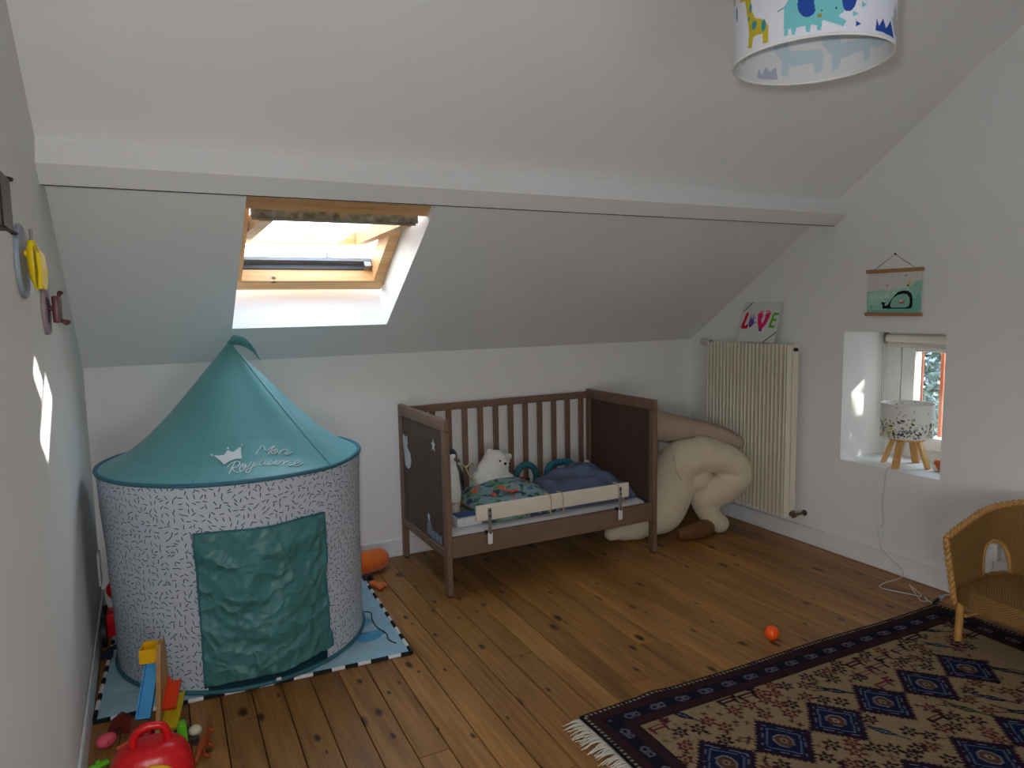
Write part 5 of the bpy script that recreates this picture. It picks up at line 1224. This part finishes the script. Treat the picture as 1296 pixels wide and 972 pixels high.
def small(name, label, cat, loc): return empty(name, loc, label, cat)
e = small('pink_toy_egg', 'small pink egg shaped toy by the left wall', 'toy', (.060, -1.225, 0)); MB().ball((.060, -1.225, .022), (.032, .024, .022), Matrix.Rotation(RAD(30), 3, 'Z')).obj('egg_shell', mat('pink_plastic', (226, 90, 110), .5), e, smooth='all'); MB().tube([(.062, -1.247, .03), (.066, -1.249, .022)], .003, 6, 1).obj('egg_mark', mat('deep_pink', (196, 60, 90), .5), e)
e = small('brown_toy_roof', 'dark red brown toy block leaning by the wall behind the pink egg', 'toy', (.095, -1.165, 0))
MB().prism([(.055, .0), (.125, .0), (.13, .045), (.105, .065), (.075, .045)], lambda x, z, d_: Vector((x, -1.175+d_, z)), 0, .03).obj('block', mat('brown_red', (110, 36, 24), .6), e); MB().box(.085, -1.18, .012, .105, -1.174, .03).obj('block_door', mat('dark_red_brown', (80, 24, 16), .6), e)
e = small('orange_toy_piece', 'thin orange toy piece between the pink egg and red case', 'toy', (.105, -1.262, 0)); MB().tube([(.088, -1.27, .008), (.108, -1.262, .010), (.125, -1.25, .012)], [.007, .009, .006], 8, 3).obj('piece', mat('orange_toy', (206, 96, 44)), e, smooth='all'); MB().ball((.126, -1.249, .013), .008).obj('piece_tip', mat('orange_toy', (206, 96, 44)), e, smooth='all')
e = small('green_toy_track', 'bright green toy piece at the left bottom corner', 'toy', (.045, -1.345, 0)); MB().tube([(.018, -1.36, .014), (.042, -1.35, .016), (.066, -1.335, .014)], .014, 8, 3, flat=.6).obj('piece', mat('lime_plastic', (110, 196, 40), .4), e, smooth='all'); MB().cyl((.042, -1.35, .02), (.042, -1.35, .032), .006, 8).obj('stud', mat('lime_plastic', (110, 196, 40)), e, smooth=True)
e = small('green_toy_car', 'lime green toy car body to the right of the tower', 'toy', (.285, -1.315, 0)); MB().box(.262, -1.345, .008, .292, -1.255, .040, ch=.006).obj('car_body', mat('lime_plastic', (110, 196, 40)), e, smooth=True); MB().box(.266, -1.32, .040, .288, -1.28, .058, ch=.005).obj('car_cab', mat('lime_plastic', (110, 196, 40)), e, smooth=True)
for yy in (-1.33, -1.27): MB().cyl((.290, yy, .012), (.297, yy, .012), .012, 14).obj('wheel', blp, e, smooth=True)
e = small('small_white_figure', 'little white ball headed figure next to the green toy car', 'toy', (.315, -1.318, 0)); MB().ball((.315, -1.318, .030), (.020, .018, .017)).obj('figure_head', mat('cream_plastic', (206, 196, 170), .5), e, smooth='all'); MB().cyl((.312, -1.345, .0), (.312, -1.345, .022), .012, 14).obj('figure_base', mat('grey_black', (60, 60, 60), .5), e, smooth=True)
e = small('black_blue_toy', 'black and blue toy bit under the yellow chute', 'toy', (.262, -1.225, 0)); MB().box(.243, -1.272, .0, .262, -1.268, .018, ch=.002).obj('blue_bit', bp2, e); MB().ball((.268, -1.282, .016), (.018, .012, .016)).obj('black_bit', blp, e, smooth='all')
dn = small('toy_dinosaur', 'rusty orange toy dinosaur lying on the floorboards right of the red case', 'toy', (.335, -1.40, 0)); rust = mat('rust_plastic', (150, 66, 24), .5, .15, 40)
MB().tube([(.305, -1.47, .012), (.318, -1.43, .018), (.332, -1.39, .022), (.346, -1.36, .024), (.356, -1.335, .022)], [.005, .011, .015, .010, .008], 10, 4).obj('body', rust, dn, smooth='all')
for x, y in ((.320, -1.405), (.345, -1.385), (.330, -1.44)): MB().tube([(x, y, .016), (x+.016, y-.010, .004)], [.006, .004], 8, 2).obj('leg', rust, dn, smooth='all')
MB().ball((.359, -1.328, .022), (.012, .015, .010)).obj('head', rust, dn, smooth='all')

# ------------------------------------------------------------------ outside
gm = mat('garden_ground', (92, 96, 84), .95, .2, 1.2)
g = MB(); g.box(-40, -40, -3.6, 60, 60, -3.5); go = g.obj('garden_ground', gm); tag(go, 'grey green ground far below outside', kind='structure')
tr_ = MB(); tr_.box(-12, -26, -3.45, 14, -5.8, -3.3); tag(tr_.obj('bounce_slab', mat('pale_bounce', (198, 198, 197), .9, .06, 1.5)), 'unseen pale slab added behind the viewer to bounce light up', kind='structure')  # pale ground added below the rear windows to throw daylight onto the ceiling
tag(MB().box(-14, -5.8, -3.45, -.6, 6, -3.3).obj('bounce_slab', mat('pale_bounce', (198, 198, 197))), 'unseen pale slab added outside the left wall to bounce light up', kind='structure')  # more added pale ground, bouncing light in through the left window
def house(name, label, x0, y0, x1, y1, z1, wallc, roofc, wins=()):
    e = empty(name, ((x0+x1)/2, (y0+y1)/2, -3.5), label, 'building'); wm = mat(name+'_render', wallc, .9, .04, 2)
    MB().box(x0, y0, -3.5, x1, y1, z1).obj('walls', wm, e)
    mb = MB(); xm = (x0+x1)/2; o_ = .3
    mb.add([(x0-o_, y0-o_, z1), (x1+o_, y0-o_, z1), (x1+o_, y1+o_, z1), (x0-o_, y1+o_, z1), (xm, y0-o_, z1+1.6), (xm, y1+o_, z1+1.6)], [(0,1,4),(2,3,5),(0,4,5,3),(1,2,5,4),(0,3,2,1)]); mb.obj('roof', mat(name+'_roof', roofc, .9, .1, 3), e)
    for (ya, yb, za, zb) in wins:
        f_ = MB().box(x0-.05, ya, za, x0+.02, yb, zb).obj('window', white_p, e); MB().box(x0-.06, ya+.08, za+.08, x0-.051, yb-.08, zb-.08).obj('pane', mat('dark_pane', (52, 60, 68), .15), f_)
    return e
house('white_house', 'white rendered house seen beyond the trees through the small window', 17.5, 4.0, 23.5, 16.5, 1.1, (128, 138, 152), (96, 84, 80), [(7.2, 8.3, -.9, .4), (9.8, 10.9, -.9, .4), (12.5, 13.6, -.9, .4)])
def tree(name, label, base, top, spread, nl, leafc, seed, leaf=.10):
    r_ = random.Random(seed); e = empty(name, base, label, 'tree', 'trees outside the small window'); b0 = Vector(base)
    bark = mat('bark', (66, 58, 52), .95, .2, 20)
    tk = MB(); tk.tube([b0, b0+Vector((.1, .05, (top-b0.z)*.5)), b0+Vector((0, .1, top-b0.z))], [.13, .09, .02], 8, 4)
    ends = []
    for k in range(16):
        h_ = r_.uniform(.35, .95); p = b0+Vector((.05, .06, (top-b0.z)*h_)); a = r_.uniform(0, 2*PI); l_ = spread*r_.uniform(.5, 1)*(1.15-h_*.6)
        q = p+Vector((math.cos(a)*l_, math.sin(a)*l_, r_.uniform(.0, .7))); tk.tube([p, (p+q)/2+Vector((0, 0, .12)), q], [.03, .02, .008], 5, 2); ends += [(p+q)/2, q, q+(q-p)*.15]
    tk.obj('trunk', bark, e, smooth='all')
    vs = np.zeros((nl*4, 3)); 
    for k in range(nl):
        c = ends[r_.randrange(len(ends))]+Vector((r_.gauss(0, .30), r_.gauss(0, .30), r_.gauss(0, .24)))
        u_ = Vector((r_.gauss(0, 1), r_.gauss(0, 1), r_.gauss(0, 1))).normalized(); w_ = u_.orthogonal().normalized()
        s_ = leaf*r_.uniform(.5, 1.1)
        vs[k*4:k*4+4] = [c-u_*s_, c-w_*s_*.4, c+u_*s_, c+w_*s_*.4]
    mb = MB(); mb.v = [tuple(v) for v in vs]; mb.f = [(4*k, 4*k+1, 4*k+2, 4*k+3) for k in range(nl)]
    tag(mb.obj('foliage', mat(name+'_leaf', leafc, .6, .35, 6), e, recalc=False), kind='stuff')
tree('olive_tree', 'grey green leafy tree close outside the small gable window', (8.6, 1.95, -3.5), 2.2, 1.7, 9000, (78, 94, 84), 3, .085)
tree('garden_tree', 'dark leafy tree standing behind the olive tree outside', (12.2, 3.0, -3.5), 3.4, 2.6, 9000, (50, 64, 62), 5, .13)
tree('garden_bush', 'low bushy tree right of the olive tree outside the window', (10.6, -1.4, -3.5), 1.0, 1.6, 3600, (84, 100, 84), 8, .09)
tree('sun_filter_tree', 'unseen tree added to break up the sun on the gable window', (7.9, -5.4, -3.5), 5.6, 2.6, 4200, (70, 86, 70), 12, .15)  # added in the sun's path to dapple light on the window reveal
an = empty('roof_antenna', (6.95, 25.0, .5), 'thin grey antenna mast on a far roof seen through the skylight', 'antenna')
MB().cyl((6.95, 25, -3.5), (6.95, 25, 3.6), .05, 8).obj('mast', alu, an, smooth=True)
for zz in (3.1, 3.4): MB().cyl((6.75, 25, zz), (7.15, 25, zz), .025, 6).obj('antenna_arm', alu, an, smooth=True)
